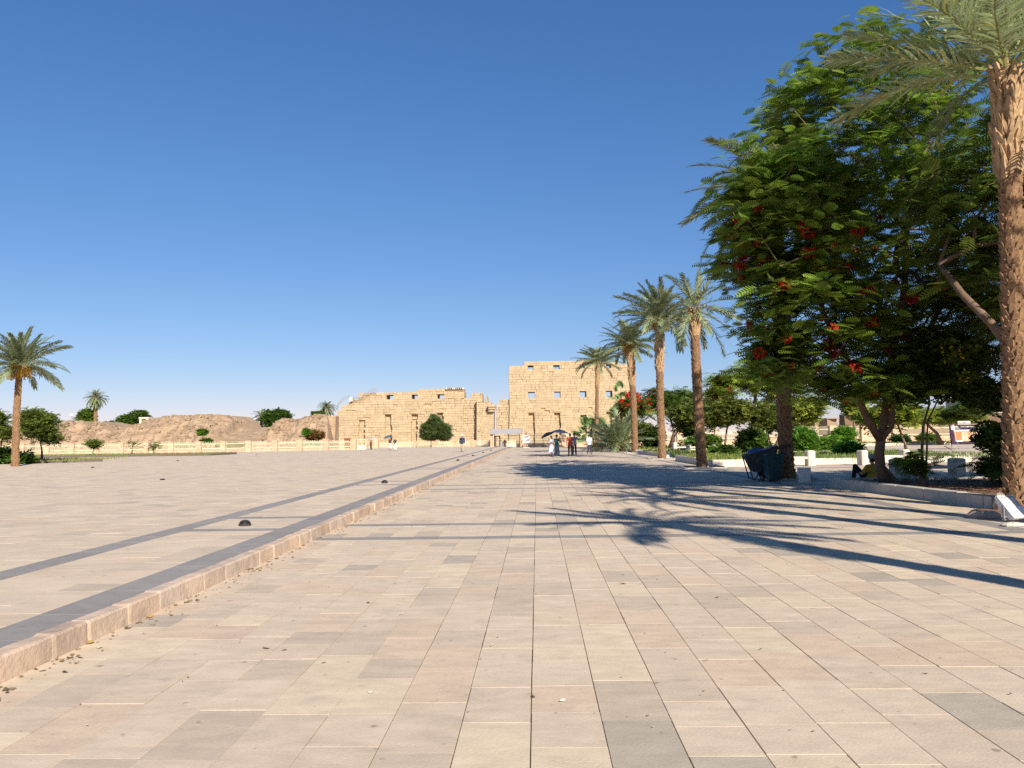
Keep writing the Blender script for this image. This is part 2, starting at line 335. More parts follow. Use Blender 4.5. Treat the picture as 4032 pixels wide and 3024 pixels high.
# ------------------------------------------------------------------ temple pylon
YT = 300.0
def pinpoly(x, z, poly):
    c = False; j = len(poly) - 1
    for i in range(len(poly)):
        (xi, zi), (xj, zj) = poly[i], poly[j]
        if (zi > z) != (zj > z) and x < (xj - xi) * (z - zi) / (zj - zi) + xi: c = not c
        j = i
    return c
def pylon(name, label, zo, outlines, windows, niches, holes, course=0.95, bw=(1.3, 3.4), wear=1.0, depth=8.0, limit=300, seed=1):
    random.seed(seed)
    cv = lambda q: (lambda p: (p.x, p.z))(P(zo[0] + q[0] / 2.949, zo[1] + q[1] / 2.949, YT))
    outl = [([cv(q) for q in o], dy, cs, gp) for o, dy, cs, gp in outlines]
    def rect(r):
        a, b = cv((r[0], r[1])), cv((r[2], r[3])); return (a[0], b[0], b[1], a[1])
    wins = [rect(w) for w in windows]; nich = [rect(n) for n in niches]; hol = [rect(h) for h in holes]
    snap = []
    for w in wins:                                      # windows of one row share sill and head
        g_ = [v for v in wins if abs(v[2] - w[2]) < 2]
        snap.append((w[0], w[1], sum(v[2] for v in g_) / len(g_), sum(v[3] for v in g_) / len(g_)))
    wins = snap
    root = thing(name, label, 'temple', (0, YT, 0))
    blocks = []; core = MB()
    yof = lambda z: 0.07 * (z + 3.5)
    for poly, dy, cs, gp in outl:
        zmax = max(p[1] for p in poly); zmin = -3.7; xmin = min(p[0] for p in poly); xmax = max(p[0] for p in poly)
        fz = sorted({zmin, zmax} | {v for w in wins for v in w[2:4] if zmin < v < zmax} if poly is outl[0][0] else {zmin, zmax})
        keep = [fz[0]]
        for v in fz[1:]:
            if v - keep[-1] > 0.35: keep.append(v)
        zs = []
        for a, b in zip(keep, keep[1:]):
            n = max(1, round((b - a) / (course * cs))); zs += [a + (b - a) * i / n for i in range(n)]
        zs.append(keep[-1])
        for z0, z1 in zip(zs, zs[1:]):
            zc = (z0 + z1) / 2; xf = set()
            ww = [w for w in wins if w[2] - .3 < zc < w[3] + .3 and w[2] < zc < w[3]] if poly is outl[0][0] else []
            nn = [q for q in nich if zc < q[3]] if poly is outl[0][0] else []
            for w in ww: xf |= {w[0], w[1]}
            for w in nn: xf |= {w[0] + jit(.12 * wear), w[1] + jit(.22 * wear)}
            cr = sorted((xj - xi) * (zc - zi) / (zj - zi) + xi for (xi, zi), (xj, zj) in zip(poly, poly[1:] + poly[:1]) if (zi > zc) != (zj > zc))
            spans = list(zip(cr[::2], cr[1::2]))
            x = xmin + random.uniform(-1.5, 0); ed = [x]
            while x < xmax + 1: x += random.uniform(*bw) * cs; ed.append(x)
            xf |= {q for sp in spans for q in sp}
            ed = [e for e in ed if all(abs(e - q) > 0.55 for q in xf)] + list(xf); ed.sort()
            for a, b in zip(ed, ed[1:]):
                xc = (a + b) / 2
                ins = b - a > .12 and any(sp[0] < xc < sp[1] for sp in spans)
                inw = any(w[0] < xc < w[1] for w in ww)
                if not ins or inw:
                    continue
                niche = any(q[0] < xc < q[1] for q in nn)
                back = dy + yof(zc) + (1.3 if niche else 0)
                y0 = back + random.gauss(0, .045 * wear)
                if random.random() < .06 * wear: y0 += random.uniform(.1, .3)
                core.hexa([(a - .02, back + .5, z0), (b + .02, back + .5, z0), (b + .02, back + depth, z0), (a - .02, back + depth, z0), (a - .02, back + .5, z1), (b + .02, back + .5, z1), (b + .02, back + depth, z1), (a - .02, back + depth, z1)])
                if any(q[0] < xc < q[1] and q[2] < zc < q[3] for q in hol) or random.random() < .004 * wear: continue
                blocks.append((a, b, z0, z1, y0, back + .55, gp))
    blocks.sort(key=lambda q: -(q[1] - q[0]) * (q[3] - q[2]))
    rest = MB()
    for i, (a, b, z0, z1, y0, yb, gp) in enumerate(blocks):
        mb = MB() if i < limit else rest
        k = 1 + random.gauss(0, .05); w = random.random() * .07
        mb.tc = (k, k * (1 - w * .4), k * (1 - w))
        g = gp * random.choice((.3, .6, 1, 1.6)); j = lambda: jit(.035)
        c = .045
        f4 = [(a + g, z0 + g * .7), (b - g, z0 + g * .7), (b - g, z1 - g * .7), (a + g, z1 - g * .7)]
        fr = [(a + g + c + abs(j()), z0 + g + c * .6), (b - g - c - abs(j()), z0 + g + c * .6), (b - g - c - abs(j()), z1 - g - c * .6), (a + g + c + abs(j()), z1 - g - c * .6)]
        yy = [y0 + j() for _ in range(4)]
        vs = [(p[0], yb, p[1]) for p in f4] + [(p[0], y0 + c * .8, p[1]) for p in f4] + [(p[0], q, p[1]) for p, q in zip(fr, yy)]
        mb.add(vs, [(8, 9, 10, 11)] + [(i4, (i4 + 1) % 4, (i4 + 1) % 4 + 4, i4 + 4) for i4 in range(4)] + [(i4 + 4, (i4 + 1) % 4 + 4, (i4 + 1) % 4 + 8, i4 + 8) for i4 in range(4)])
        if i < limit: mb.build('stone_block', m_pyl, root, tint=True)
    if rest.v: stuff(rest.build('small_stone_blocks', m_pyl, root, tint=True))
    core.build('core_masonry', m_core, root)
    return root, cv

B1 = 1160
left_out = [(140, B1), (155, 960), (180, 850), (205, 800), (220, 750), (225, 700), (265, 700), (270, 650), (330, 620), (370, 600), (374, 575), (465, 575), (462, 485), (600, 483), (625, 472), (690, 472), (700, 480), (870, 475), (940, 480), (1040, 470), (1175, 462), (1178, 447), (1480, 445), (1690, 440), (1702, 500), (1690, 700), (1690, B1)]
annex_l = [(1688, B1), (1690, 700), (1695, 545), (1730, 560), (1770, 555), (1775, 490), (1830, 500), (1880, 490), (1905, 495), (1910, 570), (1852, 580), (1850, B1)]
gate_l = [(1850, B1), (1848, 575), (1900, 580), (1925, 600), (1945, 600), (1950, 530), (1965, 535), (1975, 590), (2010, 600), (2030, 650), (2046, 690), (2046, B1)]
PL1, cvL = pylon('temple_pylon', 'lower ruined left pylon tower of pale sandstone blocks with stepped end', (1250, 1380),
    [(left_out, 0, 1, .03), (annex_l, .9, 1, .05), (gate_l, -1.6, .8, .02)],
    [(790, 520, 870, 570), (1085, 510, 1160, 558), (1385, 505, 1462, 555)],
    [(472, 800, 550, 1300), (780, 740, 857, 1300), (1085, 728, 1160, 1300), (1385, 720, 1463, 1300)],
    [(500, 515, 590, 560)], wear=1.5, seed=3)
right_out = [(305, B1), (312, 640), (298, 300), (305, 190), (315, 172), (482, 166), (485, 125), (620, 122), (790, 120), (930, 118), (1100, 112), (1300, 118), (1500, 130), (1680, 150), (1735, 158), (1790, B1)]
annex_r = [(160, B1), (158, 640), (180, 620), (205, 570), (300, 565), (314, 640), (314, B1)]
PR1, cvR = pylon('temple_pylon', 'tall right pylon tower of pale sandstone with two rows of square windows', (1900, 1380),
    [(right_out, 0, 1, .028), (annex_r, .9, 1, .05)],
    [(522, 168, 590, 212), (822, 160, 895, 205), (1130, 158, 1190, 202), (1440, 160, 1500, 200),
     (528, 483, 607, 552), (832, 477, 907, 548), (1130, 469, 1208, 540), (1435, 463, 1512, 535)],
    [(532, 718, 612, 1300), (835, 710, 915, 1300), (1140, 760, 1218, 1300), (1440, 700, 1520, 1300)],
    [(1205, 655, 1260, 690), (1090, 738, 1215, 760), (700, 680, 745, 710)], wear=0.9, seed=5)
random.seed(11)
# details on the left tower: cornice, stair railing, wall cap
b = MB(); a0 = cvL((1990, 712)); a1 = cvL((2056, 686))
for i, e in enumerate((0, .5, .9)): b.box(a0[0], a1[0] + e * .5, -2.2 - e, 3, a0[1] + i * .85, a0[1] + i * .85 + .84)
b.tc = (1, 1, 1); b.build('cornice', m_pyl, PL1, tint=True)
b = MB()
rail = [cvL(q) for q in ((222, 690), (232, 650), (270, 605), (372, 545))]
pts = [Vector((p[0], 1.2, p[1] + 0.2)) for p in rail]
for up in (.5, 1.1): b.tube([p + Vector((0, 0, up)) for p in pts], .05, 5)
for p, q in zip(pts, pts[1:]):
    for i in range(5): e = p.lerp(q, i / 5); b.tube([e - Vector((0, 0, .3)), e + Vector((0, 0, 1.1))], .05, 5)
rail = [cvL(q) for q in ((408, 575), (466, 575), (545, 545), (625, 478), (690, 478))]
pts = [Vector((p[0], .1, p[1])) for p in rail]
for up in (.5, 1.1): b.tube([p + Vector((0, 0, up)) for p in pts], .05, 5)
for p, q in zip(pts, pts[1:]):
    for i in range(6): e = p.lerp(q, i / 6); b.tube([e - Vector((0, 0, .3)), e + Vector((0, 0, 1.1))], .05, 5)
b.build('stair_railing', m_gmet, PL1)
b = MB(); p = cvL((372, 575)); q = cvL((405, 545)); b.box(p[0], q[0], .1, 2.5, p[1] - .5, q[1]); b.tc = (1.1, 1.1, 1.1); b.build('stair_post', m_concw, PL1)
b = MB()
for i in range(9):
    p = cvL((1486 + i * 21 + (8 if i > 3 else 0), 446)); b.box(p[0], p[0] + 1.1, .8, 1.6, p[1] - .1, p[1] + .5)
b.build('parapet_blocks', m_concw, PL1)
# rows of putlog holes become short dark slots: small recessed stones under lintel lines
for root, cv, lines in ((PL1, cvL, [(780, 738, 860), (1080, 728, 1165), (1380, 720, 1466)]), (PR1, cvR, [(530, 716, 612), (833, 709, 917), (1440, 700, 1520)])):
    for x0, yy, x1 in lines:
        p, q = cv((x0, yy)), cv((x1, yy)); b = MB(); b.tc = (1, .97, .93)
        b.box(p[0] - .3, q[0] + .2, 0.07 * (p[1] + 3.5) - .18, 1.6, p[1] - .05, p[1] + .6); b.build('lintel', m_pyl, root, tint=True)

# ------------------------------------------------------------------ mud-brick mounds
sil = [(-400, 1705), (0, 1690), (90, 1682), (200, 1674), (240, 1668), (262, 1661), (320, 1660), (372, 1664), (400, 1674), (430, 1681), (470, 1700), (484, 1700), (500, 1686), (530, 1668), (560, 1662), (600, 1650), (640, 1641), (680, 1636), (720, 1637), (790, 1632), (830, 1637), (885, 1638), (905, 1646), (920, 1654), (934, 1676), (945, 1681), (1078, 1680), (1092, 1668), (1104, 1656), (1116, 1648), (1138, 1650), (1175, 1652), (1215, 1640), (1250, 1635), (1285, 1636), (1330, 1640)]
YM = 190.0
YC = 180.0                                             # the crest of the mounds
sw = [P(a, b_, YC) for a, b_ in sil]
sx = np.array([p.x for p in sw]); sz = np.array([p.z for p in sw])
X = np.linspace(sx[0], P(1330, 1640, 150).x, 620); YY = np.concatenate([np.linspace(146, 196, 76), np.linspace(197, 215, 8)])
gx, gy = np.meshgrid(X, YY)
top = np.interp(gx, sx, sz) + 0.9 * (fbm(gx * .7, gx * 0 + 3, 4, 9) - .5)
shelf = np.interp(gx, sx, np.where((sx > P(930, 1680, YC).x) & (sx < P(1080, 1680, YC).x), 1.0, 0.0))
tfr = np.clip((gy + 9 * (fbm(gx * .05, gy * .02, 3, 4) - .5) - 150) / 36, 0, 1)
prof = np.where(tfr < .5, .40 * tfr / .5, .40 + .60 * np.clip((tfr - .5) / .3, 0, 1) ** .6) * (1 - shelf) + tfr ** .8 * shelf
base = -3.5; face = (tfr > .02) * (tfr < .95) * (1 - .8 * shelf)
lump = (fbm(gx * .35, gy * .35, 5, 2) - .5) * 2.4 + (np.abs(fbm(gx * 1.1, gy * 1.1, 4, 6) - .5) * -3.0 + .45)
gz = base + (top - base) * np.clip(prof, 0, 1) + lump * face
gz = np.minimum(gz, np.maximum(top, base)); gz = np.where(gy > YM + 6, np.minimum(gz, top - (gy - YM - 6) * .5), gz)
xr = np.interp(gy, [146, 215], [P(1284, 1640, 146).x, P(1292, 1640, 215).x])
gz = np.where(gx > xr, np.maximum(base - .3, gz - (gx - xr) * 4), gz)
ii = np.arange(gx.size).reshape(gx.shape)
MOUND = struct(link('mud_brick_mound', npmesh('mud_brick_mound', np.stack([gx, gy, gz], -1), np.stack([ii[:-1, :-1], ii[:-1, 1:], ii[1:, 1:], ii[1:, :-1]], -1), m_mud)))
# broken mud bricks and clods sticking out of the mound face
b = MB(); rg_ = random.Random(4)
for i in range(7000):
    j = rg_.randrange(6, 62); k = rg_.randrange(0, 600)
    if shelf[j, k] > .3 or gx[j, k] > xr[j, k] - 1 or not (0.03 < tfr[j, k] < .97) or rg_.random() > 1.6 * float(fbm(np.array(gx[j, k] * .12), np.array(gy[j, k] * .15), 3, 12)) ** 1.5: continue
    p = (gx[j, k], gy[j, k], gz[j, k]); r = rg_.uniform(.08, .34); o = [(rg_.uniform(-.3, .3), rg_.uniform(-.3, .3), rg_.uniform(-.3, .3)) for _ in range(8)]
    q = [(-1, -1, -1), (1, -1, -1), (1, 1, -1), (-1, 1, -1), (-1, -1, 1), (1, -1, 1), (1, 1, 1), (-1, 1, 1)]
    b.hexa([(p[0] + r * (c[0] + e[0]) * 1.5, p[1] + r * (c[1] + e[1]), p[2] + r * .6 * (c[2] + e[2])) for c, e in zip(q, o)])
stuff(b.build('mud_clods', M('mud_clod', (0.29, 0.20, 0.125), .95, .4, .6, .1, 3), MOUND))
# loose rubble at the foot of the mound
n = 700; b = MB()
for i in range(n):
    px = random.uniform(380, 1180); p = P(px, 1750, random.uniform(136, 149)); r = random.uniform(.12, .5)
    t = min(1, max(0, (p.y - 131) / 20)); t = t * t * (3 - 2 * t); zz = -.1 - 3.3 * t + random.random() * .4
    b.tc = (1.1, 1.05, 1.0); o = [(jit(.3), jit(.3), jit(.3)) for _ in range(8)]
    q = [(-1, -1, -1), (1, -1, -1), (1, 1, -1), (-1, 1, -1), (-1, -1, 1), (1, -1, 1), (1, 1, 1), (-1, 1, 1)]
    b.hexa([(p.x + r * (k[0] + e[0]) * 1.3, p.y + r * (k[1] + e[1]), zz + r * .7 * (k[2] + e[2])) for k, e in zip(q, o)])
o = stuff(b.build('rubble', m_concw)); tag(o, 'pale stone rubble heaped behind the left boundary fence', 'rubble')
# retaining wall of smooth mud brick beside the tower
p, q = P(1279, 1637, 193), P(1322, 1637, 193); b = MB()
b.hexa([(p.x - 1.6, 191, -3.6), (q.x, 191, -3.6), (q.x, 196, -3.6), (p.x - 1.6, 196, -3.6), (p.x, 193, p.z), (q.x, 193, q.z), (q.x, 196, q.z), (p.x, 196, p.z)])
tag(b.build('mud_brick_wall', m_mud), 'smooth brown mud brick wall between the mound and the left tower', 'wall')

# ------------------------------------------------------------------ palms
def frond_mesh(L, droop, seed, nl=46, leafL=0.46, leafW=0.032, vee=0.45, dry=0.0, bright=1.0):
    rg = np.random.default_rng(seed)
    ns = 14; ang = 0.0; p = np.zeros(3); pts = [p.copy()]; dirs = []
    for i in range(ns):
        s = (i + .5) / ns; a = -droop * s ** 1.4; d = np.array([math.cos(a), 0.06 * math.sin(3 * s + seed), math.sin(a)]); p = p + d * L / ns; pts.append(p.copy()); dirs.append(d)
    pts = np.array(pts); dirs = np.array(dirs + [dirs[-1]])
    V, Q, T = [], [], []
    def quadstrip(prs, t):
        o = len(V)
        for a, b in prs: V.append(a); V.append(b); T.append(t); T.append(t)
        for i in range(len(prs) - 1): Q.append((o + 2 * i, o + 2 * i + 1, o + 2 * i + 3, o + 2 * i + 2))
    # rachis: triangular section
    for a, b in ((0, 1), (1, 2), (2, 0)):
        pr = []
        for i in range(ns + 1):
            r = 0.026 * (1 - .85 * i / ns) * L / 3 + .004
            c = [np.array([0, r, .3 * r]), np.array([0, -r, .3 * r]), np.array([0, 0, -r])]
            pr.append((pts[i] + c[a], pts[i] + c[b]))
        quadstrip(pr, (1.5, 1.3, 1.0))
    for side in (-1, 1):
        for k in range(nl):
            s = 0.14 + 0.86 * (k + .3 * rg.random()) / nl
            f = s * ns; i = min(int(f), ns - 1); q = pts[i] + (pts[i + 1] - pts[i]) * (f - i); d = dirs[i]
            ll = leafL * L / 3 * (math.sin(math.pi * min(1, .18 + .72 * s)) ** .6) * (1 + .12 * rg.standard_normal())
            fw = math.radians(58 - 30 * s + 7 * rg.standard_normal()); ve = vee + .22 * rg.standard_normal()
            up = np.array([-d[2], 0, d[0]]); sd = np.array([0, side, 0])
            dr = math.cos(fw) * d + math.sin(fw) * (math.cos(ve) * sd + math.sin(ve) * up)
            w = leafW * L / 3 * (1 + .15 * rg.standard_normal()); wv = np.cross(dr, up); wv /= np.linalg.norm(wv) + 1e-6
            sag = 0.16 * ll * (1 + rg.random())
            m1 = q + dr * ll * .55 - np.array([0, 0, sag * .25]); e = q + dr * ll - np.array([0, 0, sag])
            g = bright * (1 + .16 * rg.standard_normal()); t = (g, g, g * (1 + .3 * rg.random()))
            if rg.random() < dry: t = (1.9, 1.45, 1.1)
            quadstrip([(q - wv * w * .35, q + wv * w * .35), (m1 - wv * w * .5, m1 + wv * w * .5), (e - wv * w * .08, e + wv * w * .08)], t)
    return npmesh('frond', V, Q, m_frond, T)
FR = [frond_mesh(3.0, dp, i, nl=60, leafW=.044, dry=.03) for i, dp in enumerate((0.35, 0.55, 0.8, 1.05, 1.3, 0.7))]
FRS = [frond_mesh(3.0, dp, 20 + i, nl=40, leafL=.5, leafW=.045, dry=.12) for i, dp in enumerate((0.35, 0.65, 0.95, 1.25))]
FRN = [frond_mesh(3.0, dp, 60 + i, nl=32, leafL=.58, leafW=.058, vee=.3, dry=.06, bright=1.55) for i, dp in enumerate((0.3, 0.5, 0.7, 0.9))]
def scale_mesh():
    b = MB()
    b.add([(-.5, 0, -.5), (.5, 0, -.5), (.42, 0, .3), (-.42, 0, .3), (-.40, .12, -.42), (.40, .12, -.42), (.30, .62, .36), (-.30, .62, .36), (-.16, .72, .62), (.16, .72, .62), (0, .20, .55)],
          [(0, 1, 5, 4), (4, 5, 6, 7), (1, 2, 6, 5), (3, 0, 4, 7), (7, 6, 9, 8), (2, 10, 9, 6), (10, 3, 7, 8), (10, 8, 9)])
    return b
SC = scale_mesh(); SC_ME = SC.mesh('leaf_base', m_pboot)
STUB = MB(); STUB.add([(-.5, 0, -.5), (.5, 0, -.5), (.36, .05, .3), (-.36, .05, .3), (-.42, .2, -.45), (.42, .2, -.45), (.26, .75, .35), (-.26, .75, .35), (-.15, .9, .75), (.15, .9, .75), (.15, .62, .78), (-.15, .62, .78)], [(0, 1, 5, 4), (4, 5, 6, 7), (1, 2, 6, 5), (3, 0, 4, 7), (7, 6, 9, 8), (6, 2, 10, 9), (3, 7, 8, 11), (2, 3, 11, 10), (8, 9, 10, 11)])
STUB_ME = STUB.mesh('frond_stub', m_stub)
SCV = np.array(SC.v); SCF = SC.f
def date_bunch(seed, col=None):
    rg = random.Random(seed); b = MB()
    for i in range(46):
        a = rg.uniform(0, 6.28); r = rg.uniform(.05, .3); h = rg.uniform(.45, .95)
        p0 = Vector((0, 0, 0)); p1 = Vector((math.cos(a) * r * .8, math.sin(a) * r * .8, -.12)); p2 = Vector((math.cos(a) * r, math.sin(a) * r, -h))
        b.tube([p0, p1, p2], [.012, .01, .008], 4, cap=False)
        for k in range(5):
            q = p1.lerp(p2, .35 + .16 * k); b.ball(q + Vector((rg.uniform(-.03, .03), rg.uniform(-.03, .03), 0)), .028, 3)
    return b.mesh('date_bunch', m_date)
DB = [date_bunch(1), date_bunch(2)]
def palm(label, base, topp, r0=.27, L=2.8, nf=46, seed=0, n_ind=0, fruit=0, boots=0.2, protos=None, rows=.105, per=12, lo=-40, bulge=1.0, group='date palms lining the plaza', name='date_palm', azbias=None):
    rg = random.Random(seed); protos = protos or FR
    base = Vector(base); topp = Vector(topp); t = thing(name, label, 'palm tree', base, 0, group)
    d = topp - base; h = d.length; side = Vector((rg.uniform(-1, 1), rg.uniform(-1, 1), 0)) * .012 * h
    ax = lambda s: d * s + side * math.sin(math.pi * s)
    def rad(s):
        r = r0 * (1.12 if s < .03 else 1.0) * (1 - .18 * s)
        if s > 1 - boots: r *= 1 + .12 * bulge * min(1, (s - 1 + boots) / (boots * .3))
        return r
    b = MB(); N = 26
    b.tube([ax(i / N) + Vector((0, 0, -.1 if i == 0 else 0)) for i in range(N + 1)], [rad(i / N) * .93 for i in range(N + 1)], 14); b.build('trunk', m_pbark, t, smooth=True)
    # leaf bases in a spiral
    items = []; nr = int(h / rows); toc = (Vector((0, 0, 2)) - base); toc.z = 0; toc.normalize()
    for i in range(nr):
        s = (i + .5) / nr; s = min(.995, max(.004, s)); c = ax(s); r = rad(s); nper = per
        for k in range(nper):
            a = (k + .5 * (i % 2) + rg.uniform(-.36, .36) + i * .05) * 2 * math.pi / nper
            n_ = Vector((math.cos(a), math.sin(a), 0))
            w = 2 * math.pi * r / nper * rg.uniform(.75, 1.55)
            top = s > 1 - boots
            hh = rows * (rg.uniform(.9, 1.9) if not top else rg.uniform(2.4, 4.2)); out = r0 * (rg.uniform(.14, .46) if not top else rg.uniform(.35, .75))
            if top and rg.random() < .25: continue
            mtx = Matrix.Translation(c + n_ * r * .93 + Vector((0, 0, rg.uniform(-.35, .35) * rows))) @ Matrix.Rotation(a - math.pi / 2, 4, 'Z') @ Matrix.Rotation(rg.uniform(-.3, .3), 4, 'Y') @ Matrix.Diagonal((w, out, hh, 1))
            items.append((n_.dot(toc) + (.4 if top else 0) - .25 * abs(s - .45), mtx, top))
    items.sort(key=lambda q: -q[0])
    for f, mtx, top in items[:n_ind]: link('frond_stub' if top else 'leaf_base', STUB_ME if top else SC_ME, t, mtx=mtx)
    rest = MB(); rest2 = MB()
    for f, mtx, top in items[n_ind:]:
        mm = np.array(mtx); q = STUB if top else SC; (rest2 if top else rest).add((np.array(q.v) @ mm[:3, :3].T + mm[:3, 3]).tolist(), q.f)
    if rest.v: stuff(rest.build('leaf_base_spiral', m_pboot, t))
    if rest2.v: stuff(rest2.build('frond_stub_ring', m_stub, t))
    for i in range(nf):
        u = (i + .5) / nf
        el = R(86 - (86 - lo) * u ** .85) + rg.uniform(-.1, .1); az = i * 2.39996 + rg.uniform(-.25, .25)
        sc = L / 3 * (.72 + .34 * min(1, u * 2.2)) * rg.uniform(.88, 1.1)
        pm = protos[min(len(protos) - 1, int(rg.uniform(0, 1) * len(protos)))]
        off = Vector((math.cos(az), math.sin(az), 0)) * r0 * .5 * min(1, u * 2)
        mtx = Matrix.Translation(d + off + Vector((0, 0, .35 * (1 - u)))) @ Matrix.Rotation(az, 4, 'Z') @ Matrix.Rotation(-el, 4, 'Y') @ Matrix.Rotation(rg.uniform(-.5, .5), 4, 'X') @ Matrix.Scale(sc, 4)
        link('frond', pm, t, mtx=mtx)
    for i in range(fruit):
        a = -math.pi / 2 + (i - fruit / 2 + .5) * 1.05 + rg.uniform(-.2, .2)
        q = d + Vector((math.cos(a) * .45, math.sin(a) * .45, rg.uniform(.15, .4)))
        link('date_bunch', DB[i % 2], t, mtx=Matrix.Translation(q) @ Matrix.Scale(rg.uniform(.85, 1.2), 4))
    return t
def at(px, py, base): return P(px, py, base.y)
g1 = G(2351, 1764); palm('date palm in front of the tall tower, farthest of the right row', g1, at(2356, 1430, g1), .24, 3.2, 60, 1, lo=-10, protos=FR[:5], boots=.3, rows=.16, per=10)
g2 = G(2500, 1784); palm('date palm leaning left with yellow date bunches, second farthest of right row', g2, at(2479, 1365, g2), .27, 3.0, 62, 2, lo=-8, protos=FR[:5], fruit=5, boots=.36, rows=.13, per=11)
g3 = G(2608, 1807); palm('date palm heavy with orange date bunches, stub of lamp at its foot', g3, at(2597, 1262, g3), .24, 3.0, 66, 3, lo=-8, protos=FR[:5], n_ind=140, fruit=6, boots=.36, rows=.12)
g4 = G(2764, 1841); palm('slender date palm with thin sparse crown, nearest fully sunlit trunk of the row', g4, at(2733, 1225, g4), .225, 2.5, 30, 4, n_ind=200, boots=.16, protos=FRS, rows=.11)
g5 = G(3100, 1886); palm('shaded date palm behind the rubbish cart, crown hidden by the flame tree', g5, at(3045, 760, g5), .235, 3.3, 46, 5, n_ind=120, boots=.18)
g6 = Vector((9.53, 16.6, 0)); palm('large nearest date palm with rough brown trunk at right edge', g6, tuple(P(3964, 290, 16.7)), .228, 3.0, 44, 6, n_ind=300, boots=.23, bulge=1.5, fruit=0, per=11, rows=.105, lo=12, protos=FRN)
gl = G(60, 1836, ZL); palm('lone date palm at the left edge of the plaza', gl, at(78, 1445, gl), .205, 2.8, 60, 7, lo=-12, protos=FR[:4], fruit=4, boots=.1, rows=.14, per=11)
# palms standing outside the frame whose shadows fall across the pavement
for i, (x, y) in enumerate(((8.2, 1.8), (9.3, 7.4), (10.05, 11.6))):
    palm(('date palm beyond the right edge casting the nearest long trunk shadow', 'date palm beyond the right edge casting the middle trunk shadow', 'date palm just beyond the right edge, shadow reaching the planter')[i], (x, y, 0), (x + .1, y, 8.6), .24, 2.25, 28, 30 + i, boots=.1, rows=.2, per=8, group='palms beside the near pavement')
# distant palms
gf = Vector((P(376, 1600, 235).x, 235, 2.0)); palm('tall distant palm with shaggy hanging crown rising above the mound', gf, P(378, 1568, 235), .5, 3.4, 90, 8, boots=.05, rows=.5, per=8, lo=-85, group=None)
gf = Vector((P(1287, 1600, 245).x, 245, 1.0)); palm('small distant palm beside the stepped end of left tower', gf, P(1286, 1606, 245), .4, 2.9, 80, 9, boots=.05, rows=.5, per=8, lo=-50, protos=FR[2:5], group=None)
gf = Vector((P(1022, 1640, 230).x, 230, 0.0)); palm('pale distant palm peeping out left of the dark round tree', gf, P(1030, 1645, 230), .4, 3.6, 34, 10, boots=.05, rows=.5, per=8, lo=-50, group=None)

# bushy young palms and fan palms near the far end of the row
def bush_palm(label, base, Lf, nf, protos, seed, lo=-15, name='bush_palm', hub=.5, wid=.35):
    rg = random.Random(seed); t = thing(name, label, 'palm', base)
    b = MB(); b.tube([(0, 0, -.1), (0, 0, hub * .6), (0, 0, hub)], [wid, wid * .85, wid * .5], 10); b.build('trunk', m_pbark, t)
    for i in range(nf):
        u = (i + .5) / nf; el = R(84 - (84 - lo) * u) + rg.uniform(-.1, .1); az = i * 2.39996 + rg.uniform(-.3, .3)
        link('frond', rg.choice(protos), t, mtx=Matrix.Translation((math.cos(az) * wid * .6, math.sin(az) * wid * .6, hub * rg.uniform(.4, 1))) @ Matrix.Rotation(az, 4, 'Z') @ Matrix.Rotation(-el, 4, 'Y') @ Matrix.Rotation(rg.uniform(-.5, .5), 4, 'X') @ Matrix.Scale(Lf / 3 * rg.uniform(.75, 1.1), 4))
    return t
def fan_mesh(seed):
    rg = np.random.default_rng(seed); V, Q, T = [], [], []
    def strip(prs, t):
        o = len(V)
        for a, b in prs: V.extend((a, b)); T.extend((t, t))
        for i in range(len(prs) - 1): Q.append((o + 2 * i, o + 2 * i + 1, o + 2 * i + 3, o + 2 * i + 2))
    for w in (np.array([0, .02, 0]), np.array([0, 0, .02])): strip([(np.array([0, 0, 0]) - w, np.array([0, 0, 0]) + w), (np.array([1.5, 0, -.1]) - w * .6, np.array([1.5, 0, -.1]) + w * .6)], (1.3, 1.3, .9))
    for k in range(30):
        a = math.radians(-125 + 250 * k / 29); ll = 1.0 * (1 - .25 * (abs(a) / 2.2) ** 2)
        dr = np.array([math.cos(a), math.sin(a), .12 * math.cos(2 * a)]); pv = np.array([-math.sin(a), math.cos(a), 0.25 * (-1) ** k])
        c = np.array([1.5, 0, -.1]); m1 = c + dr * ll * .62; e = c + dr * ll - np.array([0, 0, .22 + .1 * rg.random()])
        g = 1 + .15 * rg.standard_normal(); strip([(c, c + pv * .01), (m1 - pv * .065, m1 + pv * .065), (e - pv * .008, e + pv * .008)], (g * .9, g * 1.15, g * .8))
    return npmesh('fan_leaf', V, Q, m_frond, T)
FAN = [fan_mesh(i) for i in range(3)]
FRB = [frond_mesh(3.0, dp, 40 + i, nl=50, leafL=.55, leafW=.04) for i, dp in enumerate((0.3, 0.55, 0.9, 1.2))]
bush_palm('bushy trunkless date palm with arching fronds between two palm trunks', G(2439, 1777), 4.1, 64, FRB, 1, -22, wid=.6, hub=.9)
bush_palm('dark bushy palm clump at the foot of the farthest palm', G(2400, 1767) + Vector((0, 2, 0)), 3.6, 44, FRB, 2, -10)
bush_palm('fan palm with pale leaves around the foot of the farthest palm', G(2335, 1764) + Vector((0, 1.5, 0)), 3.2, 30, FAN, 3, -30, 'fan_palm', hub=2.6)
t = bush_palm('fan palm crown rising behind the red flowering tree', Vector((P(2446, 1600, 132).x, 132, 0)), 3.0, 34, FAN, 4, -40, 'fan_palm', hub=P(2446, 1545, 132).z, wid=.3)

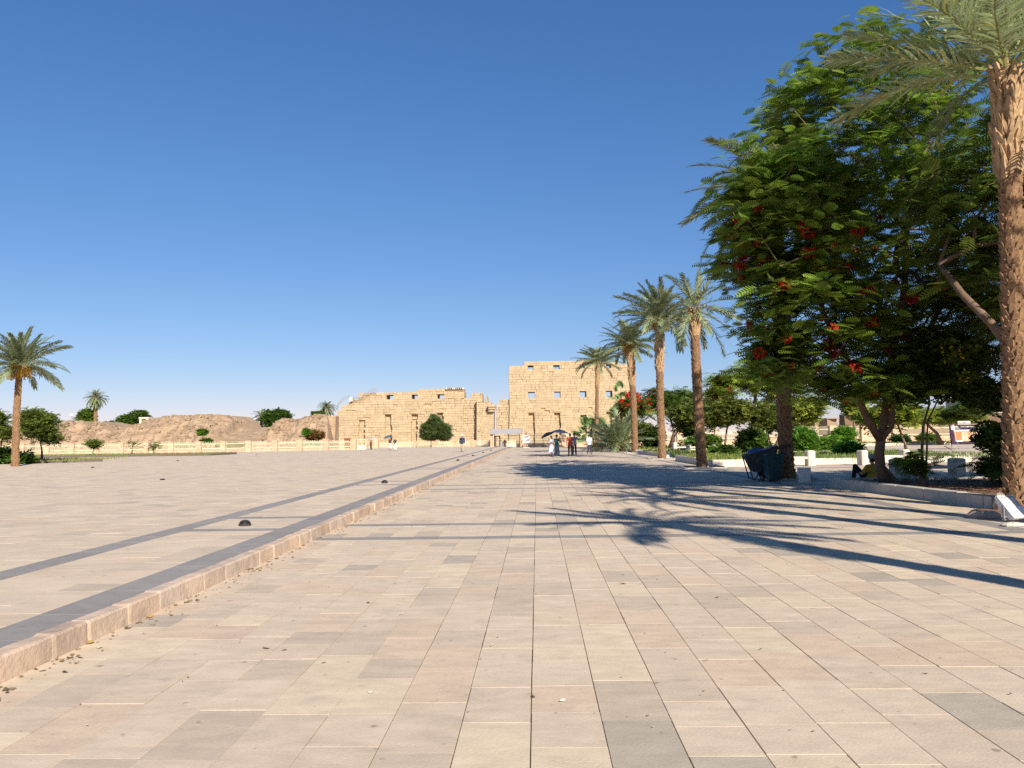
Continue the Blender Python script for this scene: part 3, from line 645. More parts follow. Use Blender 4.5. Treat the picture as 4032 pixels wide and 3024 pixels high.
# ------------------------------------------------------------------ broadleaf trees
def leaf_bip(pairs=9, L=.5, pl=.13, w=.035):
    V, Q = [], []
    def qd(a, b, c, d): o = len(V); V.extend((a, b, c, d)); Q.append((o, o + 1, o + 2, o + 3))
    for k in range(pairs):
        s = (k + .7) / pairs; x = s * L; z = -.30 * L * s * s; ll = pl * math.sin(math.pi * (.2 + .72 * s)) ** .7
        for sd in (-1, 1):
            a = np.array([x, 0, z]); dr = np.array([.45, sd * .9, -.12]); e = a + dr * ll; n = np.array([.9, -sd * .45, 0]) * w
            qd(a - n * .3, e - n * .3, e + n * .3, a + n * .6)
    qd(np.array([0, -.006, 0]), np.array([L, -.003, -.30 * L]), np.array([L, .003, -.30 * L]), np.array([0, .006, 0]))
    return np.array(V), np.array(Q)
def leaf_simple(n=7, L=.3, w=.09, seed=0):
    """a twig with n broad folded leaves"""
    rg = np.random.default_rng(seed); V, Q = [], []
    for k in range(n):
        s = (k + .5) / n; a = np.array([s * L * .8, 0, .03 * math.sin(7 * s)]); th = (-1) ** k * (1.0 - .5 * s) + .3 * rg.standard_normal(); el = .35 * rg.standard_normal()
        d = np.array([math.cos(th) * math.cos(el), math.sin(th) * math.cos(el), math.sin(el)]); l = L * .5 * (1 + .25 * rg.standard_normal()); nrm = np.array([-math.sin(th), math.cos(th), .3 * rg.standard_normal()])
        o = len(V); V.extend((a, a + d * l * .5 - nrm * w * .5, a + d * l, a + d * l * .5 + nrm * w * .5)); Q.append((o, o + 1, o + 2, o + 3))
    return np.array(V), np.array(Q)
LB9 = leaf_bip(8, .46, .15, .050); LB5 = leaf_bip(5, .6, .2, .09); LS = leaf_simple(7, .34, .1); LSB = leaf_simple(6, .5, .17, 2)
LNEED = leaf_simple(9, .34, .045, 5)

def petals(seed, r=.24, n=90, s=.075):
    rg = np.random.default_rng(seed); u = rg.standard_normal((n, 3)); u /= np.linalg.norm(u, axis=1)[:, None]
    pos = u * r * rg.random((n, 1)) ** .4 * np.array([1, 1, .75]); tv = np.array([[0, -.4, 0], [1, -.5, .2], [1.1, .5, .15], [0, .4, 0]]); tq = np.array([[0, 1, 2, 3]])
    g = 1 + .25 * rg.standard_normal((n, 1)); T = np.concatenate([g, g * (1 + .9 * rg.random((n, 1))), g], 1)
    V, Q, T = scatter(tv, tq, pos, rots(rg.random(n) * 6.28, rg.random(n) * 3 - 1.5, rg.random(n) * 6.28), np.full(n, s), T)
    return npmesh('flower_cluster', V, Q, m_red, T)
PT = [petals(i) for i in range(3)]

def tree(name, label, trunk, ells, ntar, leaf, nleaf, tint, seed, group=None, lsize=1.0, spread=.5, el=(-.25, .5), twig=.009, tr=.2, flowers=0, fl_zone=None, shell=.55, tvar=.16, flowerscale=1.0, cat='tree', yellow=0, maxr=None, flat=1.0, droop=0):
    """trunk: list of (x,y,z) polylines from the base up (world); ells: [(centre, radii, weight)] crown volumes"""
    rg = np.random.default_rng(seed); rr = random.Random(seed)
    base = Vector(trunk[0][0]); t = thing(name, label, cat, base, 0, group); B = np.array(base)
    pos, par = [], []
    ends = []
    for pl in trunk:
        prev = -1
        if pl is not trunk[0]:
            q = np.array(pl[0]); prev = int(np.argmin([np.linalg.norm(p - q) for p in pos])); pl = pl[1:]
        for i, p in enumerate(pl): pos.append(np.array(p, float)); par.append(prev); prev = len(pos) - 1
        ends.append(prev)
    ntr = len(pos); fork = np.mean([pos[e] for e in ends], 0)
    wts = np.array([e[2] for e in ells], float); wts /= wts.sum(); tg = []
    for i in rg.choice(len(ells), ntar, p=wts):
        c, r_, _ = ells[i]; u = rg.standard_normal(3); u /= np.linalg.norm(u); tg.append(np.array(c) + u * np.array(r_) * (shell + (1 - shell) * rg.random()) * (rg.random() ** .12))
    tg = np.array(tg); tg = tg[tg[:, 2] > B[2] + .3]; tg = tg[np.argsort(np.linalg.norm(tg - fork, axis=1))]
    plen = [0.0] * ntr; tips = []; minok = ends[0] if len(trunk) == 1 else 0
    low = set(range(ntr)) - set(ends) if len(trunk) > 1 else set(range(max(0, ntr - 2)))
    A = np.zeros((ntr + len(tg) * 8, 3)); A[:ntr] = np.array(pos); PLN = np.zeros(len(A)); n = ntr
    PLN[list(low)] = 1e3
    pars = par[:]
    for q in tg:
        dd = np.linalg.norm(A[:n] - q, axis=1); j = int(np.argmin(dd + .22 * PLN[:n])); d_ = dd[j]
        k = max(1, min(6, int(d_ / .6))); a = A[j].copy(); prev = j
        for s in range(1, k + 1):
            f = s / k; p = a + (q - a) * f
            if s < k: p = p + rg.standard_normal(3) * .07 * d_ / k + np.array([0, 0, .10 * d_ * math.sin(math.pi * f)])
            A[n] = p; pars.append(prev); PLN[n] = (PLN[prev] if PLN[prev] < 500 else 0) + d_ / k; prev = n; n += 1
        tips.append(prev)
    cnt = np.zeros(n)
    for e in tips: cnt[e] += 1
    for i in range(n - 1, -1, -1):
        if pars[i] >= 0: cnt[pars[i]] += cnt[i]
    rad = twig * np.maximum(cnt, 1) ** .46
    if maxr: rad = np.minimum(rad, maxr)
    # trunk as smooth tubes
    b = MB()
    for pl in trunk:
        k = len(pl); rs = [tr * (1.55 if (i == 0 and pl is trunk[0]) else 1) * (1 - .45 * i / max(1, k - 1)) * (1 if pl is trunk[0] else .72) for i in range(k)]
        b.tube([Vector(p) - base for p in pl], rs, 10)
    b.build('trunk', m_bark, t, smooth=True)
    ed = [(pars[i], i) for i in range(ntr, n)]
    a = np.array([e[0] for e in ed]); c = np.array([e[1] for e in ed]); pa, pc = A[a] - B, A[c] - B; ra, rc = np.minimum(rad[a], rad[c] * 1.6), rad[c]
    d = pc - pa; d /= np.linalg.norm(d, axis=1)[:, None] + 1e-9; up = np.where(np.abs(d[:, 2:3]) < .9, np.array([[0, 0, 1.]]), np.array([[1., 0, 0]])); s1 = np.cross(d, up); s1 /= np.linalg.norm(s1, axis=1)[:, None]; s2 = np.cross(d, s1)
    ks = np.arange(5) * 2 * math.pi / 5; ring = lambda p, r_: p[:, None] + r_[:, None, None] * (np.cos(ks)[None, :, None] * s1[:, None] + np.sin(ks)[None, :, None] * s2[:, None])
    V = np.concatenate([ring(pa - d * ra[:, None] * .4, ra), ring(pc, rc)], 1); k5 = np.arange(5); tq = np.stack([k5, (k5 + 1) % 5, (k5 + 1) % 5 + 5, k5 + 5], 1)
    Q = (tq[None] + (np.arange(len(V)) * 10)[:, None, None]).reshape(-1, 4)
    link('branches', npmesh('branches', V, Q, m_bark, smooth=True), t)
    # foliage
    tp = A[tips]; N = len(tp) * nleaf
    ctr = np.repeat(tp, nleaf, 0) + rg.standard_normal((N, 3)) * np.array([.45, .45, .22 * flat]) * spread
    az = rg.random(N) * 6.283; ee = rg.uniform(el[0], el[1], N); ro = rg.standard_normal(N) * .35
    tw = np.repeat(1 + tvar * rg.standard_normal((len(tp), 1)), nleaf, 0) * (1 + .13 * rg.standard_normal((N, 1)))
    hue = rg.random((N, 1)); tn = np.clip(tw, .35, 1.9) * np.array(tint)[None] * np.concatenate([1 + .25 * hue, np.ones((N, 1)), 1 - .15 * hue], 1)
    V, Q, T = scatter(leaf[0], leaf[1], ctr - B, rots(az, ee, ro), lsize * rg.uniform(.7, 1.25, N), tn)
    link('crown', npmesh('crown', V, Q, m_leaf, T), t)
    fz = [i for i in range(len(tp)) if fl_zone is None or fl_zone(tp[i])]; rr.shuffle(fz)
    for i in fz[:flowers]:
        link('flower_cluster', PT[i % 3], t, mtx=Matrix.Translation(Vector(tp[i] - B) + Vector((jit(.2), jit(.2), jit(.1)))) @ Matrix.Rotation(jit(3), 4, 'Z') @ Matrix.Scale(flowerscale * rr.uniform(.6, 1.25), 4))
    if yellow:
        rr.shuffle(fz); pos_ = np.array([tp[i] - B for i in fz[:yellow]]); m_ = len(pos_) * 9; pos_ = np.repeat(pos_, 9, 0) + rg.standard_normal((m_, 3)) * .1
        V, Q, T = scatter(np.array([[0, -.4, 0], [1, -.5, .2], [1.1, .5, .15], [0, .4, 0]]), np.array([[0, 1, 2, 3]]), pos_, rots(rg.random(m_) * 6.28, rg.random(m_), rg.random(m_) * 6), np.full(m_, .07), np.ones((m_, 3)))
        link('yellow_blossom', npmesh('yellow_blossom', V, Q, m_yel), t)
    return t
def pe(px, py, Y, rx, rz, ry=None, w=1):                # crown volume from the photo's pixels at distance Y
    c = P(px, py, Y); k = Y / F; return (tuple(c), (rx * k, (ry if ry else rx * k), rz * k), w)

# ------------------------------------------------------------------ the flame trees at the right
TB = Vector((9.86, 23.3, 0.18))
def pp(px, py, Y): return tuple(P(px, py, Y))
flz = lambda p: p[2] < 7.8 and p[0] < 11.5
big = tree('flame_tree', 'large flame tree with feathery leaves and red blossom beside the path', [
    [tuple(TB), pp(3466, 1840, 23.3), pp(3462, 1780, 23.3), pp(3470, 1724, 23.3), pp(3490, 1600, 23.4), pp(3510, 1420, 23.6), pp(3560, 1150, 23.8), pp(3570, 900, 24)],
    [pp(3466, 1735, 23.3), pp(3420, 1660, 23.0), pp(3375, 1560, 22.6), pp(3330, 1400, 22.4), pp(3240, 1230, 22.2), pp(3200, 1000, 22.4)],
    [pp(3490, 1600, 23.4), pp(3560, 1500, 23.8), pp(3640, 1330, 24.4), pp(3760, 1100, 25)],
    [pp(3472, 1724, 23.3), pp(3512, 1680, 23.1)]],
    [pe(3400, 590, 23.6, 470, 510, 3.4, 3.4), pe(3110, 870, 22.6, 330, 370, 2.8, 2.6), pe(3200, 1250, 22.3, 300, 250, 2.5, 1.7), pe(3600, 1190, 24, 400, 330, 3.0, 2.2), pe(3780, 1260, 24, 230, 230, 2.0, .9), pe(3780, 480, 25, 380, 480, 3.0, 1.0), pe(3070, 1390, 21.6, 115, 140, 1.0, .45), pe(3400, 1500, 22.8, 280, 95, 2, .7)],
    1120, LB9, 14, (1.3, 1.3, 1), 1, lsize=.95, spread=.55, el=(-.25, .35), twig=.0095, tr=.155, flowers=150, fl_zone=flz, shell=.55, tvar=.2, maxr=.12, flowerscale=.68)
tree('flame_tree', 'second flame tree whose limb reaches in behind the nearest palm trunk', [
    [(13.6, 16.6, .15), (13.3, 16.8, 1.2), (12.9, 17.0, 2.3), (13.2, 17.2, 4.0), (13.6, 17.4, 6.0)],
    [(12.9, 17.0, 2.3), pp(3990, 1390, 17.6), pp(3900, 1270, 18.0), pp(3790, 1160, 18.4), pp(3700, 1040, 19.0)]],
    [((14.3, 17.6, 7.2), (4.8, 4.4, 3.2), 3.4), ((10.4, 19.0, 6.6), (1.8, 1.8, 2.0), .8), ((14.5, 14.5, 5.6), (3.0, 2.4, 2.0), .9)],
    420, LB9, 14, (1, 1, 1), 2, lsize=1.05, spread=.62, el=(-.3, .3), tr=.17, flowers=22, shell=.35, tvar=.2, maxr=.12)
tree('flame_tree', 'third flame tree outside the right edge shading the grey bench', [[(18.8, 20.0, 0), (18.7, 20.1, 2.0), (18.6, 20.2, 4.0)]],
    [((18.8, 20.2, 6.4), (4.2, 4.0, 2.8), 2)], 260, LB9, 13, (1, 1, 1), 6, lsize=1.1, spread=.7, el=(-.3, .3), tr=.17, shell=.35, maxr=.12, flowers=10)
tree('trumpet_bush', 'dark small tree with two thin stems and yellow blossom in the planter', [
    [pp(3634, 1884, 22.2), pp(3630, 1780, 22.2), pp(3634, 1680, 22.2), pp(3660, 1590, 22.2)],
    [pp(3634, 1880, 22.2), pp(3646, 1870, 22.2), pp(3650, 1760, 22.2), pp(3652, 1660, 22.2), pp(3700, 1560, 22.3)]],
    [pe(3740, 1440, 22.2, 225, 150, 1.5, 2), pe(3560, 1520, 22.2, 120, 70, .9, .6), pe(3880, 1560, 21.6, 90, 60, .8, .5)],
    230, LS, 22, (.62, .62, .6), 3, lsize=.75, spread=.42, el=(-.6, .5), tr=.045, twig=.006, maxr=.04, shell=.2, yellow=26, fl_zone=lambda p: p[0] < 11.6)

# ------------------------------------------------------------------ garden trees behind the palm row
gt = 'garden trees behind the palm row'
def simple(label, base, stem, ells, n, leaf=LS, nl=20, tint=(1, 1, 1), seed=0, lsize=1.6, tr=.13, name='garden_tree', group=gt, spread=.8, shell=.3, flowers=0, fl=None, el=(-.5, .6), fs=1.0, cat='tree', twig=.012, tvar=.2):
    return tree(name, label, [[tuple(base)] + [tuple(s) for s in stem]], ells, n, leaf, nl, tint, seed, group, lsize=lsize, spread=spread, el=el, tr=tr, twig=twig, maxr=tr * .7, shell=shell, flowers=flowers, fl_zone=fl, flowerscale=fs, cat=cat, tvar=tvar)
b0 = G(2640, 1768); simple('flame tree with bright red blossom between the second and third palms', b0, [pp(2655, 1700, b0.y), pp(2640, 1650, b0.y)], [pe(2620, 1580, b0.y, 115, 60, 3, 2), pe(2700, 1570, b0.y, 75, 65, 2.2, 1), pe(2495, 1598, b0.y - 3, 62, 55, 1.5, 1.1)], 240, LB5, 12, (.95, 1, 1), 11, 1.5, .2, name='flame_tree', spread=.9, flowers=130, fl=lambda p: p[0] < P(2575, 1600, b0.y).x or (p[2] < 4.0), fs=2.2, el=(-.3, .3))
b0 = Vector((P(2985, 1760, 62).x, 62, 0)); simple('light green flame tree with flat layered boughs and an orange spray', b0, [pp(2975, 1680, 62), pp(2970, 1600, 62)], [pe(2990, 1480, 62, 125, 75, 2.4, 2), pe(2860, 1500, 61, 85, 30, 1.6, .9), pe(3080, 1520, 62, 100, 80, 2, 1), pe(2830, 1545, 60, 50, 25, 1, .4)], 230, LB5, 12, (1.75, 1.55, 1.2), 12, 1.25, .18, name='flame_tree', spread=.75, flowers=14, fl=lambda p: p[0] < P(2855, 1545, 60).x and p[2] < 5.6, fs=1.3, el=(-.25, .3))
b0 = G(2853, 1805); simple('olive brown tree with forked pale stem left of the shaded palm', b0, [pp(2855, 1745, b0.y), pp(2862, 1690, b0.y), pp(2870, 1660, b0.y)], [pe(2890, 1620, b0.y, 100, 65, 1.7, 2), pe(2815, 1650, b0.y, 70, 45, 1.2, 1), pe(2990, 1640, b0.y, 60, 60, 1, .6)], 190, LS, 18, (1.25, .95, .9), 13, 1.0, .08, spread=.55)
b0 = G(2652, 1777); simple('grey green tree with slim leaning stem behind the third palm', b0, [pp(2655, 1720, b0.y), pp(2690, 1670, b0.y)], [pe(2710, 1640, b0.y, 75, 55, 2, 1), pe(2780, 1620, b0.y, 60, 50, 1.6, .7)], 130, LS, 18, (1.15, .95, 1), 14, 1.4, .1)
b0 = G(3008, 1776); simple('dark leafy tree just left of the shaded palm trunk', b0, [pp(3000, 1720, b0.y), pp(3010, 1680, b0.y)], [pe(3020, 1640, b0.y, 60, 70, 1.6, 1), pe(3090, 1660, b0.y, 45, 55, 1.4, .7)], 110, LS, 18, (.8, .85, .9), 15, 1.5, .12)
b0 = G(3052, 1770); simple('slim tree with pinkish leaning stems beside the shaded palm', b0, [pp(3070, 1715, b0.y), pp(3090, 1670, b0.y)], [pe(3100, 1630, b0.y, 50, 50, 1.6, 1)], 60, LS, 18, (1.2, 1.1, 1), 16, 1.5, .15)
b0 = Vector((P(3150, 1745, 70).x, 70, 0)); simple('yellow green tree right behind the shaded palm trunk', b0, [pp(3152, 1700, 70), pp(3155, 1660, 70)], [pe(3165, 1620, 70, 70, 55, 1.6, 1), pe(3210, 1590, 70, 40, 40, 1, .4)], 110, LSB, 14, (1.7, 1.35, 1), 17, 1.0, .1)
b0 = G(3357, 1753); simple('young tree with orange bark and narrow crown behind the flame tree', b0, [pp(3362, 1700, b0.y), pp(3362, 1650, b0.y)], [pe(3362, 1600, b0.y, 38, 50, 1.2, 1)], 70, LSB, 14, (1.5, 1.25, 1), 18, 1.3, .16)
b0 = G(3577, 1806); simple('small tree with orange stem leaning left behind the pale bench', b0, [pp(3562, 1745, b0.y), pp(3530, 1660, b0.y)], [pe(3520, 1625, b0.y, 75, 45, 1.6, 1), pe(3440, 1640, b0.y, 40, 40, 1, .4)], 110, LSB, 14, (1.7, 1.4, 1), 19, .9, .09)
b0 = G(3705, 1752); simple('low spreading light green tree left of the welcome board', b0, [pp(3688, 1705, b0.y), pp(3660, 1680, b0.y), pp(3640, 1655, b0.y)], [pe(3700, 1635, b0.y, 120, 30, 3, 1), pe(3800, 1630, b0.y, 70, 25, 2, .5)], 120, LB5, 12, (1.8, 1.6, 1.2), 20, 1.6, .22, spread=1.0, el=(-.3, .3))
b0 = G(3890, 1752); simple('thin tree with bare dark stem right of the welcome board', b0, [pp(3880, 1690, b0.y), pp(3850, 1630, b0.y)], [pe(3840, 1600, b0.y, 70, 40, 2, 1)], 60, LS, 18, (.9, .95, 1), 21, 1.6, .16)

sg = 'garden shrubs'
def shrub(label, px, py, rx, rz, base, seed, tint=(1, 1, 1), leaf=LSB, n=90, nl=14, lsize=1.0, spread=.5, ry=None, name='shrub', group=sg, shell=.45, Y=None, z=0):
    b0 = G(base[0], base[1], z) if Y is None else Vector((P(base[0], base[1], Y).x, Y, z)); Y = b0.y
    top = P(px, py, Y)
    return simple(label, b0, [tuple(b0.lerp(top, .3)), tuple(b0.lerp(top, .6))], [pe(px, py, Y, rx, rz, ry, 1)], n, leaf, nl, tint, seed, lsize, .05, name, group, spread=spread, shell=shell, cat='shrub', twig=.006)
shrub('wide dark green shrub behind the far bench', 2765, 1745, 62, 30, (2765, 1778), 31, (.8, .9, .8), n=130, lsize=1.1, ry=1.2)
shrub('tall leafy shrub left of the rubbish cart', 2965, 1742, 48, 52, (2965, 1800), 32, (.85, .95, .9), LS, n=130, nl=16, lsize=1.2)
shrub('bright green rounded shrub right of the shaded palm', 3160, 1738, 40, 50, (3160, 1792), 33, (1.05, 1.45, .9), LNEED, n=160, nl=20, lsize=1.5)
shrub('small green shrub on the lawn between two benches', 3250, 1755, 34, 28, (3250, 1788), 34, (1.1, 1.35, 1), LSB, n=70)
shrub('leafy seedling with large leaves on the lawn', 3345, 1780, 30, 24, (3345, 1802), 35, (1.1, 1.5, 1), LSB, n=60)
shrub('upright sprig of broad leaves behind the lawn seedling', 3322, 1715, 22, 38, (3330, 1780), 36, (1.1, 1.5, 1), LSB, n=50)
shrub('small dark shrub at the foot of the olive tree', 2852, 1785, 22, 22, (2852, 1808), 37, (.8, .95, .8), LSB, n=50)
shrub('leafy shrub between the second and third palm trunks', 2572, 1725, 22, 40, (2575, 1772), 38, (.75, .85, .8), LSB, n=70, lsize=1.3)
shrub('thin shrub with light leaves right of the second palm', 2535, 1710, 26, 42, (2540, 1775), 39, (1.2, 1.1, 1), LS, n=60, lsize=1.5)
shrub('dark feathery shrub at the two thin stems', 3606, 1822, 26, 24, (3632, 1880), 40, (.8, .9, .8), LB9, n=30, nl=6, lsize=.7, Y=22.0, z=.2)
shrub('dark feathery shrub half hidden behind the nearest palm', 3930, 1835, 36, 46, (3950, 1900), 41, (.7, .8, .75), LB9, n=40, nl=9, lsize=.7, Y=21, z=.2)
shrub('dark bush left of the nearest palm trunk', 3950, 1725, 34, 40, (3970, 1880), 42, (.6, .7, .65), LS, n=70, nl=16, lsize=.8, Y=21, z=.2)
shrub('grey agave like tuft before the right fence', 3545, 1735, 20, 16, (3545, 1750), 43, (1.1, 1.2, 1.6), LSB, n=40, lsize=1.4)
shrub('small shrub on the kerb strip by the right fence', 3650, 1730, 22, 16, (3650, 1746), 44, (1, 1.1, .9), LSB, n=40, lsize=1.4)
shrub('thorny shrub before the fence right of the lawn shrub', 3285, 1722, 22, 22, (3285, 1745), 45, (1.2, 1.1, 1), LS, n=40, lsize=1.8)
shrub('green tuft at the foot of the third palm', 2650, 1795, 10, 10, (2650, 1805), 46, (1.2, 1.4, .9), LS, n=25, lsize=.8)
shrub('dark shrub right of the third palm near the kerb', 2720, 1690, 40, 26, (2725, 1772), 47, (.8, .9, .9), LS, n=60, lsize=1.6)
# left side
lg = 'trees along the left edge'
simple('leafy tree with two slender stems right of the lone palm', G(165, 1818, ZL), [pp(165, 1775, 63), pp(158, 1735, 63)], [pe(150, 1690, 63, 75, 45, 1.8, 1.2), pe(185, 1640, 63, 40, 30, 1, .3), pe(205, 1725, 63, 40, 30, 1, .5), pe(120, 1640, 63.5, 55, 40, 1.2, .7)], 230, LS, 11, (1.1, .95, .8), 51, .95, .08, group=lg, spread=.5)
simple('leafy tree at the left border behind the lone palm', Vector((P(0, 1800, 76).x, 76, ZL)), [pp(5, 1750, 76), pp(10, 1720, 76)], [pe(0, 1700, 76, 70, 50, 2, 1), pe(-20, 1650, 76, 50, 40, 1.5, .6)], 170, LS, 12, (1.1, .95, .8), 52, 1.1, .1, group=lg, spread=.6)
simple('small round sapling on the left grass strip', G(365, 1798, ZL), [pp(366, 1780, 83), pp(368, 1768, 83)], [pe(368, 1748, 83, 38, 22, 1, 1)], 70, LS, 10, (1.1, .95, .8), 53, .8, .06, group=lg, spread=.3)
simple('bare thin sapling on the far left grass strip', G(602, 1795, ZL), [pp(604, 1780, 86), pp(606, 1772, 86)], [pe(608, 1758, 86, 22, 16, .6, 1)], 36, LS, 4, (1.2, 1, .8), 54, .7, .05, group=lg)
simple('thin sprout with few leaves beside the far left sapling', G(518, 1793, ZL), [pp(520, 1775, 86), pp(522, 1760, 86)], [pe(524, 1745, 86, 12, 20, .4, 1)], 24, LS, 4, (1.2, 1, .8), 55, .7, .05, group=lg)
shrub('green shrub left of the lone palm trunk', 12, 1800, 42, 32, (12, 1830), 56, (.8, .95, .7), LSB, n=90, Y=57.5, z=ZL, group=None)
shrub('low green shrub right of the lone palm trunk', 88, 1815, 26, 20, (88, 1834), 57, (.9, 1.1, .8), LSB, n=60, Y=56.8, z=ZL, group=None)
dg = 'trees beyond the mounds'
def far(label, px, py, rx, rz, Y, seed, tint, n=190, nl=16, ls=1.5, group=dg, leaf=LSB):
    b0 = Vector((P(px, py, Y).x, Y, -1)); simple(label, b0, [tuple(b0.lerp(P(px, py, Y), .5)), tuple(b0.lerp(P(px, py, Y), .8))], [pe(px, py, Y, rx, rz, None, 1), pe(px + rx * .3, py - rz * .35, Y, rx * .5, rz * .6, None, .35)], int(n * 1.3), leaf, nl, tint, seed, ls, .35, group=group, spread=.8, shell=.55)
far('yellow green tree leaning on the tall distant palm', 342, 1650, 38, 45, 236, 61, (1.15, 1.2, .8), 170)
far('dark broad tree crown above the saddle of the mound', 548, 1645, 42, 32, 240, 62, (.75, .85, .8), 150)
far('tree crown left of the white hut on the mound', 498, 1672, 38, 42, 238, 63, (.85, .95, .8), 150)
far('low green tree crowns in the dip of the mound', 432, 1685, 40, 25, 232, 64, (1, 1.1, .9), 110)
far('dense dark round tree above the right mound', 1092, 1652, 66, 44, 226, 65, (.55, .72, .55), 300, 18, 1.5)
far('small green crown behind the mound beside the small palm', 1252, 1630, 22, 10, 244, 66, (.9, 1, .9), 50)
far('distant dark treetops at the left behind the mound', 235, 1668, 40, 8, 300, 67, (.7, .8, .8), 70)
far('leafy crown left of the tall distant palm, low on the mound', 130, 1650, 60, 40, 150, 68, (.9, .9, .8), 90, 12, 1.2)
shrub('small green tree growing at the foot of the left mound', 797, 1703, 18, 12, (797, 1725), 71, (1, 1.3, .8), LSB, n=78, Y=146, z=-1, spread=.25, lsize=0.90, group=None)
shrub('green bush behind the fence under the small mound tree', 812, 1738, 24, 12, (812, 1752), 72, (.8, 1.1, .9), LSB, n=104, Y=140, z=-1.5, spread=.25, lsize=0.80, group=None)
shrub('green shrubs trailing behind the fence near the tunnel opening', 905, 1752, 60, 9, (905, 1762), 73, (.8, 1.0, .7), LSB, n=117, Y=138, z=-1.2, spread=.25, lsize=0.75, group=None)
shrub('dark purple brown bush before the mud brick wall', 1240, 1715, 42, 24, (1240, 1745), 74, (2.0, .75, 1.5), LS, n=195, Y=146, z=-2, spread=.25, lsize=1.20, group=None)
shrub('bright green sprig left of the purple brown bush', 1206, 1700, 13, 14, (1206, 1730), 75, (1.1, 1.5, .8), LSB, n=52, Y=144, z=-2, spread=.25, lsize=0.80, group=None)
# round cypress like bush before the left tower
Yb = 140.0; b0 = Vector((P(1712, 1740, Yb).x, Yb, -.8))
tree('juniper_bush', 'big round dark green bush standing before the left tower', [[tuple(b0), pp(1711, 1740, Yb), pp(1712, 1725, Yb), pp(1713, 1705, Yb)]],
     [pe(1700, 1700, Yb, 40, 36, 1.9, 2), pe(1740, 1704, Yb, 34, 32, 1.7, 1.6), pe(1678, 1712, Yb - .4, 20, 22, 1.2, .7), pe(1712, 1672, Yb, 26, 28, 1.2, 1), pe(1752, 1715, Yb - .4, 20, 20, 1, .6), pe(1711, 1652, Yb, 10, 16, .6, .25), pe(1680, 1690, Yb, 22, 16, .8, .4), pe(1748, 1684, Yb, 20, 14, .8, .4)],
     420, LNEED, 34, (.9, .82, 1.3), 81, lsize=1.5, spread=.55, el=(-.3, 1.2), tr=.16, twig=.012, maxr=.1, shell=.8, tvar=.22)

# ------------------------------------------------------------------ planters, lawns, benches
def grass(b, x0, x1, y0, y1, z, n, h=.12, dry=.2, seed=0):
    rg = np.random.default_rng(seed); pos = np.stack([rg.uniform(x0, x1, n), rg.uniform(y0, y1, n), np.full(n, z)], 1)
    tv = np.array([[0, -.5, 0], [0, .5, 0], [.25, .3, .6], [.55, 0, 1.0]]) * np.array([.6, .22, 1]); tq = np.array([[0, 1, 2, 3]])
    tn = np.where(rg.random((n, 1)) < dry, np.array([[2.2, 1.5, 1.4]]), np.array([[1, 1, 1]])) * (1 + .2 * rg.standard_normal((n, 1)))
    V, Q, T = scatter(tv, tq, pos, rots(rg.random(n) * 6.28, np.zeros(n), np.zeros(n)), h * rg.uniform(.5, 1.5, n), np.clip(tn, .3, 2.5))
    return stuff(link('grass', npmesh('grass', V, Q, m_grass, T), b))
def planter(label, corners, h=.25, w=.2, mat=None, soil=None, gr=0, gh=.12, z=0, step=1.0, dry=.2, seed=0, soilz=None):
    mat = mat or m_conc; cs = [Vector((*c, 0)) for c in corners]; t = thing('planter', label, 'planter', (0, 0, z))
    n = len(cs)
    for i in range(n):
        a, b_ = cs[i], cs[(i + 1) % n]; d = b_ - a; L = d.length; d.normalize(); nn = Vector((-d.y, d.x, 0)); k = max(1, int(L / step))
        for j in range(k):
            s0, s1 = L * j / k + (w if j == 0 else .006), L * (j + 1) / k - .006
            if j == 0: s0 = 0.0
            if j == k - 1: s1 = L - w - .004
            if s1 - s0 < .05: continue
            m0 = MB(); hh = h + jit(.006); m0.cbox(0, s1 - s0, 0, w, -.08, hh, .012)
            o = m0.build('kerb_stone', mat, t); o.location = a + d * s0; o.rotation_euler = (0, 0, math.atan2(d.y, d.x))
    cx = sum((c for c in cs), Vector()) / n; m1 = MB(); ins = []
    for i in range(n):
        v = (cx - cs[i]); ins.append(cs[i] + v.normalized() * w * 1.2)
    zs = h - .05 if soilz is None else soilz
    xs_ = [c.x for c in ins]; ys_ = [c.y for c in ins]
    nx_, ny_ = 40, 30; V = []
    for j in range(ny_ + 1):
        for i in range(nx_ + 1):
            u, v = i / nx_, j / ny_
            if n == 4: p = (ins[0] * (1 - u) + ins[1] * u) * (1 - v) + (ins[3] * (1 - u) + ins[2] * u) * v
            V.append((p.x, p.y, zs + .06 * (float(fbm(np.array(p.x * 2.), np.array(p.y * 2.), 3)) - .5)))
    Q = [(j * (nx_ + 1) + i, j * (nx_ + 1) + i + 1, (j + 1) * (nx_ + 1) + i + 1, (j + 1) * (nx_ + 1) + i) for j in range(ny_) for i in range(nx_)]
    link('soil', npmesh('soil', V, Q, soil or m_soil, smooth=True), t)
    if gr: grass(t, min(xs_), max(xs_), min(ys_), max(ys_), zs, gr, gh, dry, seed)
    return t
m_lawn = M('lawn_soil', (0.20, 0.17, 0.07), .95, .35, 1.5, .02, 12, col2=(0.14, 0.17, 0.05))
planter('near planter with grey kerb and reddish bare soil under the flame tree', [(9.2, 16.9), (19, 17.2), (19, 24.4), (8.6, 24.4)], .26, .3, m_conc, m_soil, step=1.1)
planter('grassy planter with pale kerb behind the fourth palm', [(8.55, 40.2), (10.9, 40.4), (11.2, 51), (8.4, 50)], .34, .22, m_concw, m_lawn, gr=3500, gh=.16, dry=.5, seed=1)
planter('low planter with pale kerb between the second and third palms', [(9.3, 58.5), (14.5, 58.5), (15, 72), (8.6, 70)], .30, .22, m_concw, m_lawn, gr=2500, gh=.16, dry=.5, seed=2)
